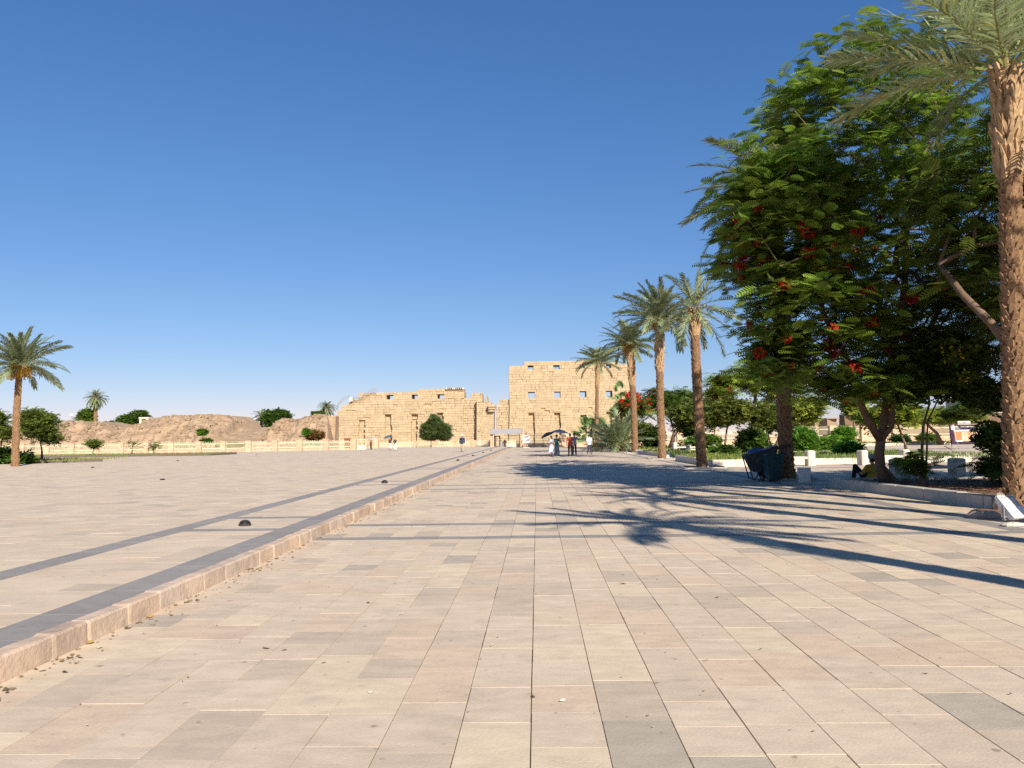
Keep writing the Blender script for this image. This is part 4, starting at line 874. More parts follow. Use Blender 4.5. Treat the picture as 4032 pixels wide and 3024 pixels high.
planter('long lawn with pale kerb behind the benches', [(11.9, 41.3), (22.5, 43.0), (26, 60), (13, 58)], .3, .22, m_concw, m_lawn, gr=8000, gh=.13, dry=.15, seed=3)
planter('dry planted strip before the right boundary fence', [(28, 95.5), (70, 99), (70, 104), (28, 101)], .28, .25, m_concw, m_lawn, gr=6000, gh=.2, dry=.5, step=2, seed=4)
planter('small planter with pale kerb far along the palm row', [(9.0, 76), (20, 76), (20, 92), (9.0, 90)], .28, .22, m_concw, m_lawn, gr=2500, gh=.2, dry=.5, step=2, seed=5)
planter('left grass strip with dark kerb behind the lone palm', [(-46, 57.0), (-36.2, 57.4), (-33.0, 61), (-46, 66)], .2, .2, m_kdark, m_lawn, gr=3000, gh=.14, dry=.75, z=ZL, step=1.2, seed=6)
planter('far left grass strip with low dark kerb and saplings', [(-56, 80), (-32.4, 80), (-32, 86), (-56, 88)], .2, .2, m_kdark, m_lawn, gr=3000, gh=.14, dry=.75, z=ZL, step=1.5, seed=7)
# sanded tree pit round the nearest palm
b = MB(); b.slab(8.75, 11, 14.9, 16.75, .002, .03, .02); 
pit = b.build('planting_bed', m_soil); struct(pit)
def bench(label, a, b_, h=.62, seat=.42, w=.32, mat=None):
    a = Vector((a[0], a[1], 0)); b_ = Vector((b_[0], b_[1], 0)); d = b_ - a; t = thing('stone_bench', label, 'bench', a, math.atan2(d.y, d.x), 'stone benches in the garden'); L = d.length; mat = mat or m_concw
    for x in (0, L - w):
        m0 = MB(); m0.cbox(x, x + w, 0, w * 1.25, -.02, h, .045); m0.build('post', mat, t)
    m0 = MB(); m0.cbox(w * .75, L - w * .75, w * .15, w * 1.1, seat - .11, seat, .012); m0.build('seat', mat, t)
g = lambda x, y: G(x, y)[:2]
bench('weathered grey stone bench at the planter beside the two thin stems', (12.75, 29.5), (15.35, 29.7), .62, .36, .42, m_conc)
bench('sunlit pale stone bench behind the flame tree trunk', (15.65, 39.8), (18.3, 40.6), .72, .45, .36)
bench('sunlit pale stone bench partly hidden by the shaded palm', (10.9, 39.8), (13.5, 40.0), .74, .45, .38)
bench('sunlit pale stone bench behind the fourth palm trunk', (12.0, 65.3), (14.5, 66.0), .78, .46, .32)
bench('pale stone bench behind the tall leafy shrub', (14.8, 61.0), (17.8, 61.6), .78, .46, .34)
bench('small far stone bench beyond the second palm', (12.4, 74.5), (15.4, 75), .9, .5, .36)

# ------------------------------------------------------------------ boundary fences
def fence(label, posts, ph, wallh, railz, pw=.55, group=None, top=None, loops=True, name='boundary_fence', hz=0):
    pts = [Vector((p[0], p[1], hz)) for p in posts]; t = thing(name, label, 'fence', pts[0]); o0 = pts[0]
    for p in pts:
        q = p - o0; m0 = MB(); nc = 6
        for i in range(nc):
            k = 1 + jit(.13); m0.tc = (k, k * (1 + jit(.03)), k * (1 + jit(.06))); e = jit(.02)
            m0.box(q.x - pw / 2 + e, q.x + pw / 2 + e, -pw / 2 + q.y + jit(.02), pw / 2 + q.y, ph * i / nc - (.3 if i == 0 else 0), ph * (i + 1) / nc - .012)
        m0.tc = (1.08, 1.05, 1); m0.box(q.x - pw / 2 - .05, q.x + pw / 2 + .05, q.y - pw / 2 - .05, q.y + pw / 2 + .05, ph - .01, ph + .07)
        m0.build('pillar', m_fwall, t, tint=True)
    for p, q in zip(pts, pts[1:]):
        d = q - p; L = d.length; ang = math.atan2(d.y, d.x); loc = p - o0; x0, x1 = pw / 2 + .004, L - pw / 2 - .004
        m0 = MB(); nr = 2
        for r_ in range(nr):
            x = x0
            while x < x1 - .02:
                w = min(x1 - x, random.uniform(.3, .7)); w = x1 - x if x1 - x - w < .15 else w
                k = 1 + jit(.16); m0.tc = (k, k * (1 + jit(.04)), k * (1 + jit(.08))); m0.box(x + .008, x + w - .008, -.15 + jit(.015), .15, wallh * r_ / nr - (.35 if r_ == 0 else -.006), wallh * (r_ + 1) / nr - .006); x += w
        o = m0.build('base_wall', m_fwall, t, tint=True, loc=loc); o.rotation_euler = (0, 0, ang)
        for z in railz:
            m1 = MB(); m1.box(x0, x1, -.03, .03, z - .03, z + .03); o = m1.build('rail', m_fence, t, loc=loc); o.rotation_euler = (0, 0, ang)
        m2 = MB(); x = x0 + .08; k = 0; tp = top or ph - .08
        while x < x1 - .05:
            zt = tp + (.06 if k % 2 == 0 else 0); m2.box(x - .014, x + .014, -.014, .014, wallh, zt)
            if loops and k % 2 == 0 and x + .15 < x1: m2.box(x + .015, x + .135, -.013, .013, zt - .03, zt - .001)
            x += .15; k += 1
        o = stuff(m2.build('railing_bars', m_fence, t, loc=loc)); o.rotation_euler = (0, 0, ang)
    return t
pl = []
for i in range(14):
    px = 674 - 97.5 * i; q = G(px, 1787.5 - (px - 674) * .013); pl.append((q.x, q.y))
pr = []
for px, py in ((784, 1786), (880, 1784), (980, 1783), (1084, 1781), (1180, 1779), (1286, 1777)): q = G(px, py); pr.append((q.x, q.y))
pr.append(tuple(G(1392, 1775)[:2]))
LF = pl[::-1] + pr
fence('long low stone and cream railing fence before the mud brick mounds', LF, 1.5, .38, (.62, 1.22), pw=.7)
fence('low stone and cream railing fence before the left tower', [tuple(G(x_, y_)[:2]) for x_, y_ in ((1482, 1768), (1632, 1764), (1712, 1764), (1788, 1762), (1866, 1761), (1936, 1761))], 1.05, .26, (.42, .85), pw=.75, top=.98)
fence('tall cream railing fence behind the far palms and kiosk', [(-1.9, 123), (4.0, 122.5), (9.8, 122), (15.5, 121.5), (21, 121), (26.5, 120.8), (31.5, 121)], 2.15, .62, (.95, 1.75), pw=.7)
fence('cream railing fence with pink stone pillars beyond the garden', [(34.5, 123.5), (39.5, 124), (44.6, 124.5), (49.5, 125), (54.4, 125.5), (59.5, 126), (64.5, 126.5), (69.5, 127), (75, 127.5), (81, 128)], 2.6, .85, (1.15, 2.1), pw=.95)
# entrance gate leaf beside the left fence
q = G(1408, 1774); t = thing('metal_gate', 'cream metal gate leaf with white lower panel by the left fence', 'gate', q, 0)
m0 = MB(); m0.box(0, 1.15, -.03, .03, .05, .62); m0.build('lower_panel', m_fence, t)
m0 = MB()
for x in (0, 1.15): m0.box(x - .04, x + .04, -.04, .04, 0, 1.62)
m0.box(.04, 1.11, -.03, .03, 1.5, 1.58); m0.box(.04, 1.11, -.025, .025, .66, .72)
m0.build('frame', m_fence, t); m0 = MB()
for i in range(9): m0.box(.12 + i * .115, .14 + i * .115, -.012, .012, .72, 1.5)
stuff(m0.build('bars', m_fence, t))
q = G(1368, 1772); t = thing('barred_door', 'rusty red barred door seen through the left fence', 'door', (P(1368, 1760, 135).x, 135, -.5), 0)
m0 = MB(); m0.box(-.55, .55, .06, .12, 0, 2.2); m0.build('panel', M('dark_void', (.03, .02, .015)), t); m0 = MB()  # near-black sheet painted in for the unlit gap behind the bars
for i in range(7): m0.box(-.5 + i * .16, -.44 + i * .16, -.02, .04, 0, 2.1)
m0.box(-.6, .6, -.04, .05, 2.1, 2.25); m0.build('bars', M('rust_red', (.30, .09, .04), .8), t)
b = MB(); b.cbox(-.35, .35, -.35, .35, 0, 1.75, .03); o = b.build('gate_pillar', m_fwall, None, tint=True); o.location = G(1480, 1769); tag(o, 'square stone gate pillar right of the person under grey parasol', 'pillar')

# ------------------------------------------------------------------ entrance kiosk
kb = G(1940, 1763); kt = thing('entrance_canopy', 'grey box canopy over the temple entrance on dark posts', 'canopy', kb)
sc = kb.y / F
def kx(px): return (px - 1940) * sc
def kz(py): return (1763 - py) * sc
b = MB(); b.box(kx(1931), kx(2056), -.1, 4.0, kz(1710), kz(1689)); b.build('fascia', m_gmet, kt)
for a, c_ in ((1942.5, 1944.5), (2045, 2048)):
    b = MB(); b.box(kx(a), kx(c_), .05, .2, 0, kz(1710) - .004); b.build('post', m_dmet if a > 2000 else m_fence, kt)
b = MB(); b.tc = (1, .95, .9)
for i in range(7): b.box(kx(1930) + jit(.02), kx(1942), .3 + jit(.02), .95, i * .29, i * .29 + .28)
b.build('stone_pier', m_fwall, kt, tint=True)
b = MB(); b.box(kx(1996), kx(2045), 1.2, 1.26, .05, kz(1748)); b.build('lower_panel', m_fence, kt)
b = MB()
for i in range(14): x = kx(1996) + i * .135; b.box(x, x + .03, 1.2, 1.23, kz(1748), kz(1711))
for z in (kz(1742), kz(1717)): b.box(kx(1996), kx(2045), 1.18, 1.25, z, z + .06)
stuff(b.build('railing_bars', m_fence, kt))
gd = thing('security_gate', 'dark walk-through metal detector frame under the grey canopy', 'gate', kb + Vector((kx(1946), .9, 0)))
for x in (0, kx(1965) - kx(1946)): b = MB(); b.box(x, x + .17, 0, .6, 0, kz(1716)); b.build('side_panel', m_dmet, gd)
b = MB(); b.box(.174, kx(1965) - kx(1946) - .004, 0.02, .58, kz(1716) - .16, kz(1716)); b.build('top_beam', m_dmet, gd)
cb = thing('control_cabinet', 'grey control cabinet beside the metal detector', 'cabinet', kb + Vector((kx(1969), .6, 0))); b = MB(); b.cbox(0, .36, 0, .4, 0, kz(1740), .03); b.build('body', m_gmet, cb); b = MB(); b.cbox(.364, .48, .02, .42, 0, kz(1740) - .02, .02); b.build('side_panel', m_dmet, cb)
nb = thing('notice_board', 'white notice board on a post right of the entrance canopy', 'notice board', G(2072, 1762) + Vector((0, -.6, 0)))
b = MB(); b.cbox(-.5, .5, 0, .1, .72, 1.78, .03); b.build('frame', m_white, nb); b = MB(); b.box(-.4, .4, -.012, -.002, .8, 1.42); b.build('paper', M('white_paper', (.85, .85, .83), .6, .03), nb); b = MB(); b.box(-.42, .42, -.012, -.002, 1.44, 1.7); b.build('grey_header', m_gmet, nb)
for x in (-.3, .3): b = MB(); b.box(x - .03, x + .03, .03, .09, 0, .716); b.build('leg', m_dmet, nb)
b = MB(); b.box(-.4, .45, -.15, .3, 0, .05); b.build('foot', m_white, nb)
wb = thing('litter_bin', 'slim white litter bin left of the entrance', 'litter bin', G(1927, 1762)); b = MB(); b.cbox(-.14, .14, -.14, .14, 0, .95, .03); b.build('body', m_white, wb); b = MB(); b.lathe([(.06, 0), (.06, .02)], 12); o = b.build('opening', m_blk, wb); o.matrix_basis = Matrix.Translation((0, -.135, .74)) @ Matrix.Rotation(R(90), 4, 'X')

# ------------------------------------------------------------------ buildings at the right, far tower, hut
m_mudw = M('mud_brick_plain', (0.30, 0.205, 0.13), .95, .15, .8, .03, 5)
Y0 = 150; a, c_ = P(3222, 1652, Y0), P(3257, 1650, Y0); e = P(3316, 1648, Y0)
t = thing('mud_brick_building', 'flat mud brick hut with dark left wall beyond the right fence', 'building', (c_.x, Y0, 0))
b = MB(); b.hexa([(0, 0, -.5), (e.x - c_.x, 1.0, -.5), (e.x - c_.x, 8, -.5), (-1.5, 8, -.5), (0, 0, c_.z), (e.x - c_.x - .6, 1.0, c_.z), (e.x - c_.x - .6, 8, c_.z), (-1.5, 8, c_.z)]); b.build('wall', m_mudw, t)
b = MB(); b.box(a.x - c_.x, -.8, 2, 10, -.5, c_.z - .5); b.build('side_wing', m_mudw, t)
b = MB(); b.box(-.1, e.x - c_.x - .5, -.1, 8, c_.z, c_.z + .18); b.build('parapet', m_mudw, t)
t = thing('mud_brick_wall', 'long dark brown mud brick enclosure wall behind the right fence', 'wall', (0, 160, 0))
x = P(3330, 1650, 160).x
while x < 116:
    w = random.uniform(5, 9); b = MB(); hh = P(3500, 1632, 160).z + jit(.5); b.hexa([(x, 0, -1), (x + w - .02, 0, -1), (x + w - .02, 4, -1), (x, 4, -1), (x + .01, .7, hh + jit(.3)), (x + w - .03, .7, hh + jit(.3)), (x + w - .03, 3.4, hh), (x + .01, 3.4, hh)]); b.build('wall_section', M('dark_mud_brick', (0.17, 0.105, 0.065), .95, .25, .5, .1, 3), t); x += w
p = P(3920, 1560, 165); t = thing('grey_building', 'grey block building glimpsed above the enclosure wall at right', 'building', (p.x, 165, 0)); b = MB(); b.cbox(-5, 14, 0, 10, -1, p.z, .1); b.build('wall', m_conc, t)
for i in range(4): b = MB(); b.box(-3.6 + i * 3.2, -2.0 + i * 3.2, -.06, .02, p.z - 2.6, p.z - .8); b.build('window', m_dmet, t)
p = P(985, 1655, 600); t = thing('distant_tower', 'faint slender stone obelisk beyond the saddle of the mounds', 'obelisk', (p.x, 600, -5)); b = MB(); zt = p.z + 5
b.hexa([(-1.5, -1.5, 0), (1.5, -1.5, 0), (1.5, 1.5, 0), (-1.5, 1.5, 0), (-1.05, -1.05, zt), (1.05, -1.05, zt), (1.05, 1.05, zt), (-1.05, 1.05, zt)]); b.add([(-1.05, -1.05, zt), (1.05, -1.05, zt), (1.05, 1.05, zt), (-1.05, 1.05, zt), (0, 0, zt + 2)], [(0, 1, 4), (1, 2, 4), (2, 3, 4), (3, 0, 4)]); b.build('shaft', M('grey_granite', (.36, .33, .32), .8), t)
p = P(566, 1664, 191); t = thing('stone_hut', 'tiny pale block hut with dark opening on the mound crest', 'hut', (p.x, 191, p.z - .8)); b = MB()
b.box(-1.1, -.55, 0, 1.6, 0, 1.7); b.box(.45, 1.1, 0, 1.6, 0, 1.7); b.box(-.548, .448, 1, 1.6, 0, 1.5); b.box(-1.2, 1.2, -.1, 1.7, 1.704, 2.1); b.tc = (1, 1, 1); b.build('wall', m_concw, t)
p = P(283, 1662, 195); t = thing('floodlight_mast', 'thin mast with white floodlight on the left mound', 'lamp', (p.x, 195, p.z - .5)); b = MB(); b.tube([(0, 0, 0), (0, 0, 2.3)], .07, 6); b.build('mast', m_gmet, t); b = MB(); b.cbox(-.3, .3, -.3, .15, 2.0, 2.5, .05); b.build('lamp_head', m_white, t)
p = P(1781, 1716, 150); t = thing('floodlight_mast', 'small dark floodlight beside the round bush before the left tower', 'lamp', (p.x, 139, -.8)); b = MB(); b.tube([(0, 0, 0), (0, 0, p.z + .2)], .04, 6); b.build('mast', m_gmet, t); b = MB(); b.cbox(-.28, .28, -.25, .2, p.z + .2, p.z + .75, .06); b.build('lamp_head', m_dmet, t)
p = P(1888, 1740, 200); t = thing('seated_statue', 'small pale statue fragment left of the entrance canopy', 'statue', (p.x, 200, -3.4)); b = MB(); b.lathe([(.55, 0), (.5, 1.0), (.42, 1.1), (.5, 2.2), (.45, 3.3), (.2, 3.6), (.3, 3.9), (.28, 4.3), (.1, 4.5)], 12); b.build('body', m_concw, t)

# ------------------------------------------------------------------ lamps on the ground
def uplight(loc, label, r=.092):
    t = thing('ground_uplight', label, 'lamp', loc, 0, 'dome lights set in the plaza')
    b = MB(); b.lathe([(r * 1.15, 0), (r * 1.15, .02), (r * 1.0, .03)], 20); b.build('rim', m_dmet, t)
    b = MB(); b.lathe([(r * .98, .028), (r * .93, .045), (r * .75, .068), (r * .4, .085), (r * .08, .09)], 20); b.build('dome', m_blk, t, smooth=True)
    for k in range(4):
        b = MB(); a = k * math.pi / 2 + .4; b.tube([(math.cos(a) * r * s, math.sin(a) * r * s, z) for s, z in ((1.02, .03), (.96, .05), (.78, .074), (.42, .091), (.1, .096))], .005, 5); b.build('guard_bar', m_dmet, t)
    return t
lab = ['nearest black dome light between the two grey bands', 'second black dome light along the grey band', 'third dome light along the band', 'fourth dome light along the band', 'fifth dome light along the band', 'sixth dome light along the band', 'dome light along the band nearest the entrance']
for i, y in enumerate((13.75, 26.4, 38.7, 50.9, 62.9, 74.6, 87.5)):
    if i == 2: continue
    uplight((-4.97, y, ZL + .003), lab[i])
for (px, py), l_ in zip(((365, 1842), (700, 1815), (640, 1890), (1010, 1790)), ('dome light on the plaza right of the left grass strip', 'small dome light far out on the left plaza', 'flat low dome light on the open left plaza', 'tiny dome light before the mound fence')):
    uplight(G(px, py, ZL) + Vector((0, 0, .003)), l_, .085).scale = (1, 1, .55)
def floodlight(label, loc, rz, s=1.0, tilt=-.9):
    t = thing('floodlight', label, 'floodlight', loc, rz, 'white floodlights at the palm feet')
    Mx = Matrix.Translation((0, 0, .2 * s)) @ Matrix.Rotation(tilt, 4, 'X')
    b = MB(); w, h, d = .2 * s, .26 * s, .09 * s
    b.hexa([(-w * .8, d, -h * .8), (w * .8, d, -h * .8), (w * .8, -d * .2, -h), (-w * .8, -d * .2, -h), (-w * .8, d, h * .8), (w * .8, d, h * .8), (w, -d * .2, h), (-w, -d * .2, h)]); o = b.build('housing', m_white, t); o.matrix_basis = Mx
    b = MB(); b.cbox(-w, w, -d * .6, -d * .21, -h, h, .02 * s); o = b.build('bezel', m_white, t); o.matrix_basis = Mx
    b = MB(); b.box(-w * .72, w * .72, -d * .66, -d * .605, -h * .05, h * .8); o = b.build('lens', M('frosted_lens', (.55, .53, .46), .25, .15, 12), t); o.matrix_basis = Mx
    b = MB(); b.box(-w * .74, w * .74, -d * .71, -d * .662, h * .74, h * .84); b.box(w * .70, w * .78, -d * .71, -d * .662, -h * .05, h * .738); o = b.build('lens_hood', m_gmet, t); o.matrix_basis = Mx
    b = MB(); b.box(-w * 1.15, -w * 1.06, -.02, .02, 0, .24 * s); b.box(w * 1.06, w * 1.15, -.02, .02, 0, .24 * s); b.box(-w * 1.15, w * 1.15, -.03, .03, -.02, .012); b.build('bracket', m_gmet, t)
    return t
fl = G(3990, 2055); floodlight('large white floodlight tilted upward at the nearest palm foot', (fl.x + .02, fl.y + .05, .05), R(20), .95, -.75)
floodlight('white floodlight fallen at the foot of the second palm', G(2515, 1787), R(10), 1.1, -1.3)
floodlight('white floodlight at the foot of the third palm', G(2622, 1803) + Vector((0, -.2, 0)), R(-15), 1.0, -.3)
floodlight('small white floodlight box at the foot of the fourth palm', G(2778, 1840) + Vector((0, -.2, 0)), 0, .6, -.5)
floodlight('pale grey floodlight seen from behind against the shaded palm', G(3168, 1900), R(170), 1.05, -.1)
def stone(label, loc, s, seed, mat=None, name='stone', group=None):
    rg = random.Random(seed); b = MB(); b.ball((0, 0, s[2] * .45), s, 6)
    b.v = [(p[0] * rg.uniform(.8, 1.15), p[1] * rg.uniform(.8, 1.15), p[2] * rg.uniform(.85, 1.1)) for p in b.v]
    o = b.build(name, mat or m_kerb, None, tint=True); o.location = loc; o.rotation_euler = (0, 0, rg.uniform(0, 3)); return tag(o, label, 'stone', group)
q = G(3850, 2042); stone('dark rounded stone left of the large floodlight', q + Vector((.05, .15, 0)), (.17, .13, .10), 1)
q = G(3900, 2040); stone('pale broken kerb stone behind the large floodlight', q + Vector((.1, .15, 0)), (.22, .13, .08), 2)
q = G(3985, 2072); stone('flat pale block under the large floodlight', q + Vector((0, -.02, 0)), (.2, .14, .05), 3, m_concw)
q = G(3965, 1990); stone('brown stone wedged between kerb and nearest palm', Vector((9.2, 16.55, 0)), (.16, .14, .25), 4)
# broken edging of the tree pits
def pit_edge(label, c, r):
    t = thing('tree_pit_edging', label, 'edging', c, 0, 'low edging round palm feet')
    for i in range(4):
        a = i * math.pi / 2; d = Vector((math.cos(a), math.sin(a), 0)); n_ = Vector((-d.y, d.x, 0))
        for j in (-1, 1):
            b = MB(); b.cbox(-r * .47, r * .47, -.06, .06, -.02, .06 + jit(.015), .012); o = b.build('edging_stone', m_conc, t); o.location = d * r + n_ * r * .49 * j; o.rotation_euler = (jit(.05), jit(.05), a + math.pi / 2 + jit(.06))
    b = MB(); b.slab(-r * .96, r * .96, -r * .96, r * .96, .003, .02, .01); b.build('soil', m_soil, t)
pit_edge('low pale edging round the fourth palm foot', g4, .95); pit_edge('low edging round the third palm foot', g3, .85); pit_edge('low edging round the shaded palm foot', g5, .8); pit_edge('low edging round the second palm foot', g2, .9)

# ------------------------------------------------------------------ rubbish cart and wheelie bin
q = G(3000, 1892); t = thing('rubbish_cart', 'dark metal two-wheeled rubbish cart with handles and blue bag inside', 'cart', (7.72, 28.2, 0), R(-4))
k = 28.2 / F
m_tub = M('dirty_cart_paint', (.05, .055, .06), .7, .5, 6, spots=.6, spot_col=(.22, .17, .11), spot_scale=7)
b = MB(); z0, z1, zr = .30, .86, 1.0
b.hexa([(-.38, -.3, z0), (.28, -.3, z0), (.28, .3, z0), (-.38, .3, z0), (-.62, -.4, z1), (.42, -.4, zr + .06), (.42, .4, zr + .06), (-.62, .4, z1)]); b.build('tub', m_tub, t)
b = MB(); b.tube([(-.62, -.4, z1), (.42, -.4, zr + .07), (.42, .4, zr + .07), (-.62, .4, z1), (-.62, -.4, z1)], .03, 6); b.build('rim', m_dmet, t)
for s in (-1, 1):
    w = thing('x', '', '') if False else None
    b = MB(); b.tube([(.42, s * .34, zr + .08), (.75, s * .33, zr + .14), (1.0, s * .33, zr + .2)], .02, 6); b.build('handle', m_dmet, t)
    b = MB(); b.tube([(-.62, s * .4, z1), (-.42, s * .36, .05), (-.2, s * .36, .02), (-.05, s * .33, .32)], .022, 6); b.build('leg', m_dmet, t)
    b = MB(); b.lathe([(.30, -.025), (.33, -.03), (.34, 0), (.33, .03), (.30, .025)], 22); ty = b.build('wheel', m_blk, t); ty.matrix_basis = Matrix.Translation((.2, s * .44, .345)) @ Matrix.Rotation(R(90), 4, 'X')
    b = MB(); b.lathe([(.05, -.05), (.05, .05)], 10); b.tube([(-.3, 0, 0), (.3, 0, 0)], .012, 5); b.tube([(0, -.3, 0), (0, .3, 0)], .012, 5); b.build('hub', m_dmet, ty)
b = MB(); b.tube([(.2, -.44, .345), (.2, .44, .345)], .02, 6); b.build('axle', m_dmet, t)
b = MB(); b.ball((-.22, 0, .86), (.34, .32, .16), 9); b.v = [(p[0] + jit(.02), p[1] + jit(.02), p[2] + jit(.03)) for p in b.v]; o = b.build('bin_bag', M('blue_bag', (.05, .09, .22), .35, .3, 9), None); o.location = (7.72, 28.2, .06); tag(o, 'crumpled blue plastic bag lying in the rubbish cart', 'bag')
b = MB(); b.hexa([(-.1, -.38, .93), (.5, -.38, 1.10), (.5, .38, 1.10), (-.1, .38, .93), (-.06, -.38, 1.03), (.42, -.38, 1.19), (.42, .38, 1.19), (-.06, .38, 1.03)]); b.build('lid', m_blk, t)
b = MB(); b.tube([(.1, .2, .9), (.0, .25, 1.7)], .016, 6); o = b.build('broom_handle', m_bark, None); o.location = (7.98, 28.15, 0); tag(o, 'thin broom handle standing up out of the rubbish cart', 'broom')
b0 = G(3052, 1897); t = thing('wheelie_bin', 'dark green plastic wheelie bin leaning against the shaded palm', 'bin', b0 + Vector((0, .25, 0)), R(5))
m_gb = M('green_bin_plastic', (.012, .055, .06), .5, .35, 4, spots=.4, spot_col=(.05, .11, .11), spot_scale=5)
b = MB(); b.hexa([(-.2, -.24, .06), (.2, -.24, .06), (.2, .24, .1), (-.2, .24, .1), (-.27, -.3, .86), (.27, -.3, .86), (.27, .3, .86), (-.27, .3, .86)]); b.build('body', m_gb, t)
b = MB(); b.cbox(-.3, .3, -.33, .33, .864, .915, .02); b.build('lid', m_gb, t)
for x in (-.18, 0, .18):
    b = MB(); b.hexa([(x - .02, -.262, .12), (x + .02, -.262, .12), (x + .02, -.235, .12), (x - .02, -.235, .12), (x - .025, -.315, .8), (x + .025, -.315, .8), (x + .025, -.28, .8), (x - .025, -.28, .8)]); b.build('rib', m_gb, t)
b = MB(); b.tube([(.3, -.22, .9), (.42, -.22, .93), (.42, .22, .93), (.3, .22, .9)], .02, 6); b.build('handle', m_gb, t)
for s in (-1, 1): b = MB(); b.lathe([(.1, -.03), (.1, .03)], 14); o = b.build('wheel', m_blk, t); o.matrix_basis = Matrix.Translation((s * .24, .26, .1)) @ Matrix.Rotation(R(90), 4, 'Y')

# ------------------------------------------------------------------ welcome board
sb = G(3820, 1768); t = thing('welcome_board', 'dark purple show timetable board headed WELCOME on a metal stand', 'sign', sb, R(-4)); k = sb.y / F
def bx(px): return (px / 11.06 + 3720 - 3820) * k
def bz(py): return (1768 - (py / 11.06 + 1640)) * k + .04
tl = Matrix.Rotation(-.12, 4, 'X')
def flat(name, x0, y0, x1, y1, d, mat, par=t, n=None, mb=None):
    m0 = MB() if mb is None else mb; m0.box(bx(x0), bx(x1), -d - .02, -d, bz(y1), bz(y0))
    if mb is None: o = m0.build(name, mat, par); o.matrix_basis = tl; return o
m_brd = M('purple_board', (.045, .028, .055), .85, .1, 1, spec=.1)
m_or = M('orange_print', (.52, .16, .05), .6, .15, 2); m_wp = M('white_print', (.80, .74, .62), .6, .05); m_pk = M('pale_print', (.78, .50, .30), .6, .2, 6)
m0 = MB(); m0.box(bx(360), bx(1530), 0, .12, bz(1225), bz(390)); o = m0.build('board', m_brd, t); o.matrix_basis = tl
flat('white_card', 425, 420, 560, 598, .004, m_wp); flat('print_header', 520, 608, 1458, 668, .004, m_wp); flat('timetable', 522, 672, 1470, 1115, .004, m_or)
m0 = MB()
for r_ in range(8):
    for c_ in range(6):
        x0 = (545, 800, 935, 1085, 1218, 1350)[c_]; x1 = (580, 925, 1070, 1205, 1340, 1465)[c_]; y0 = 722 + r_ * 48
        flat('', x0, y0, x1, y0 + 32, .026, None, mb=m0)
o = m0.build('timetable_cells', m_pk, t); o.matrix_basis = tl
m0 = MB()
for a_ in ((805, 915, 940, 965), (1220, 765, 1345, 805), (1220, 910, 1345, 960), (1228, 1005, 1355, 1055), (555, 1062, 815, 1118)): flat('', *a_, .048, None, mb=m0)
o = m0.build('white_cells', m_wp, t); o.matrix_basis = tl
m0 = MB()
for tri in (((575, 520), (620, 430), (635, 470)), ((640, 430), (660, 430), (722, 520), (690, 520)), ((600, 520), (640, 470), (655, 490))):
    vs = [(bx(x_), -.012, bz(y_)) for x_, y_ in tri]; m0.add(vs, [tuple(range(len(vs)))])
o = m0.build('logo', m_wp, t); o.matrix_basis = tl
hd = MB(); hd.box(bx(715), bx(1220), -.02, .08, bz(380), bz(232)); hd = hd.build('header_sign', m_wp, t); hd.matrix_basis = tl
m0 = MB(); m0.box(bx(735), bx(1205), -.03, -.022, bz(365), bz(272)); m0.build('header_panel', m_brd, hd)
def text(s, size, loc, mat, par, name, mtx=None):
    cu = bpy.data.curves.new(name, 'FONT'); cu.body = s; cu.size = size; cu.align_x = 'CENTER'; cu.align_y = 'CENTER'; cu.extrude = .004; cu.offset = size * .012
    o = bpy.data.objects.new(name, cu); C.objects.link(o); bpy.context.view_layer.update()
    me = bpy.data.meshes.new_from_object(o.evaluated_get(bpy.context.evaluated_depsgraph_get())); bpy.data.objects.remove(o)
    me.materials.clear(); me.materials.append(mat); n_ = link(name, me, par); n_.matrix_basis = (mtx or Matrix()) @ Matrix.Translation(loc) @ Matrix.Rotation(R(90), 4, 'X'); return n_
text('WELCOME', .21, (bx(968), -.036, bz(318)), m_wp, hd, 'welcome_lettering')
text('Sound & Light Showtimes', .125, (bx(1130), -.012, bz(470)), m_wp, t, 'title_lettering', tl)
text('SOUND&LIGHT', .07, (bx(670), -.012, bz(556)), m_wp, t, 'logo_lettering', tl)
for x_, y_ in ((395, 1), (1530, 1)):
    b = MB(); b.tube([(bx(x_), -.03, bz(430)), (bx(x_ + 160), -.55, .03)], .025, 6); b.build('stand_leg', m_gmet, t)
    b = MB(); b.tube([(bx(x_), .2, bz(430)), (bx(x_ + 90), .6, .03)], .025, 6); b.build('stand_leg', m_gmet, t)
for y_ in (-.45, .5): b = MB(); b.tube([(bx(430), y_, .06), (bx(1740), y_, .06)], .025, 6); b.build('stand_rail', m_gmet, t)

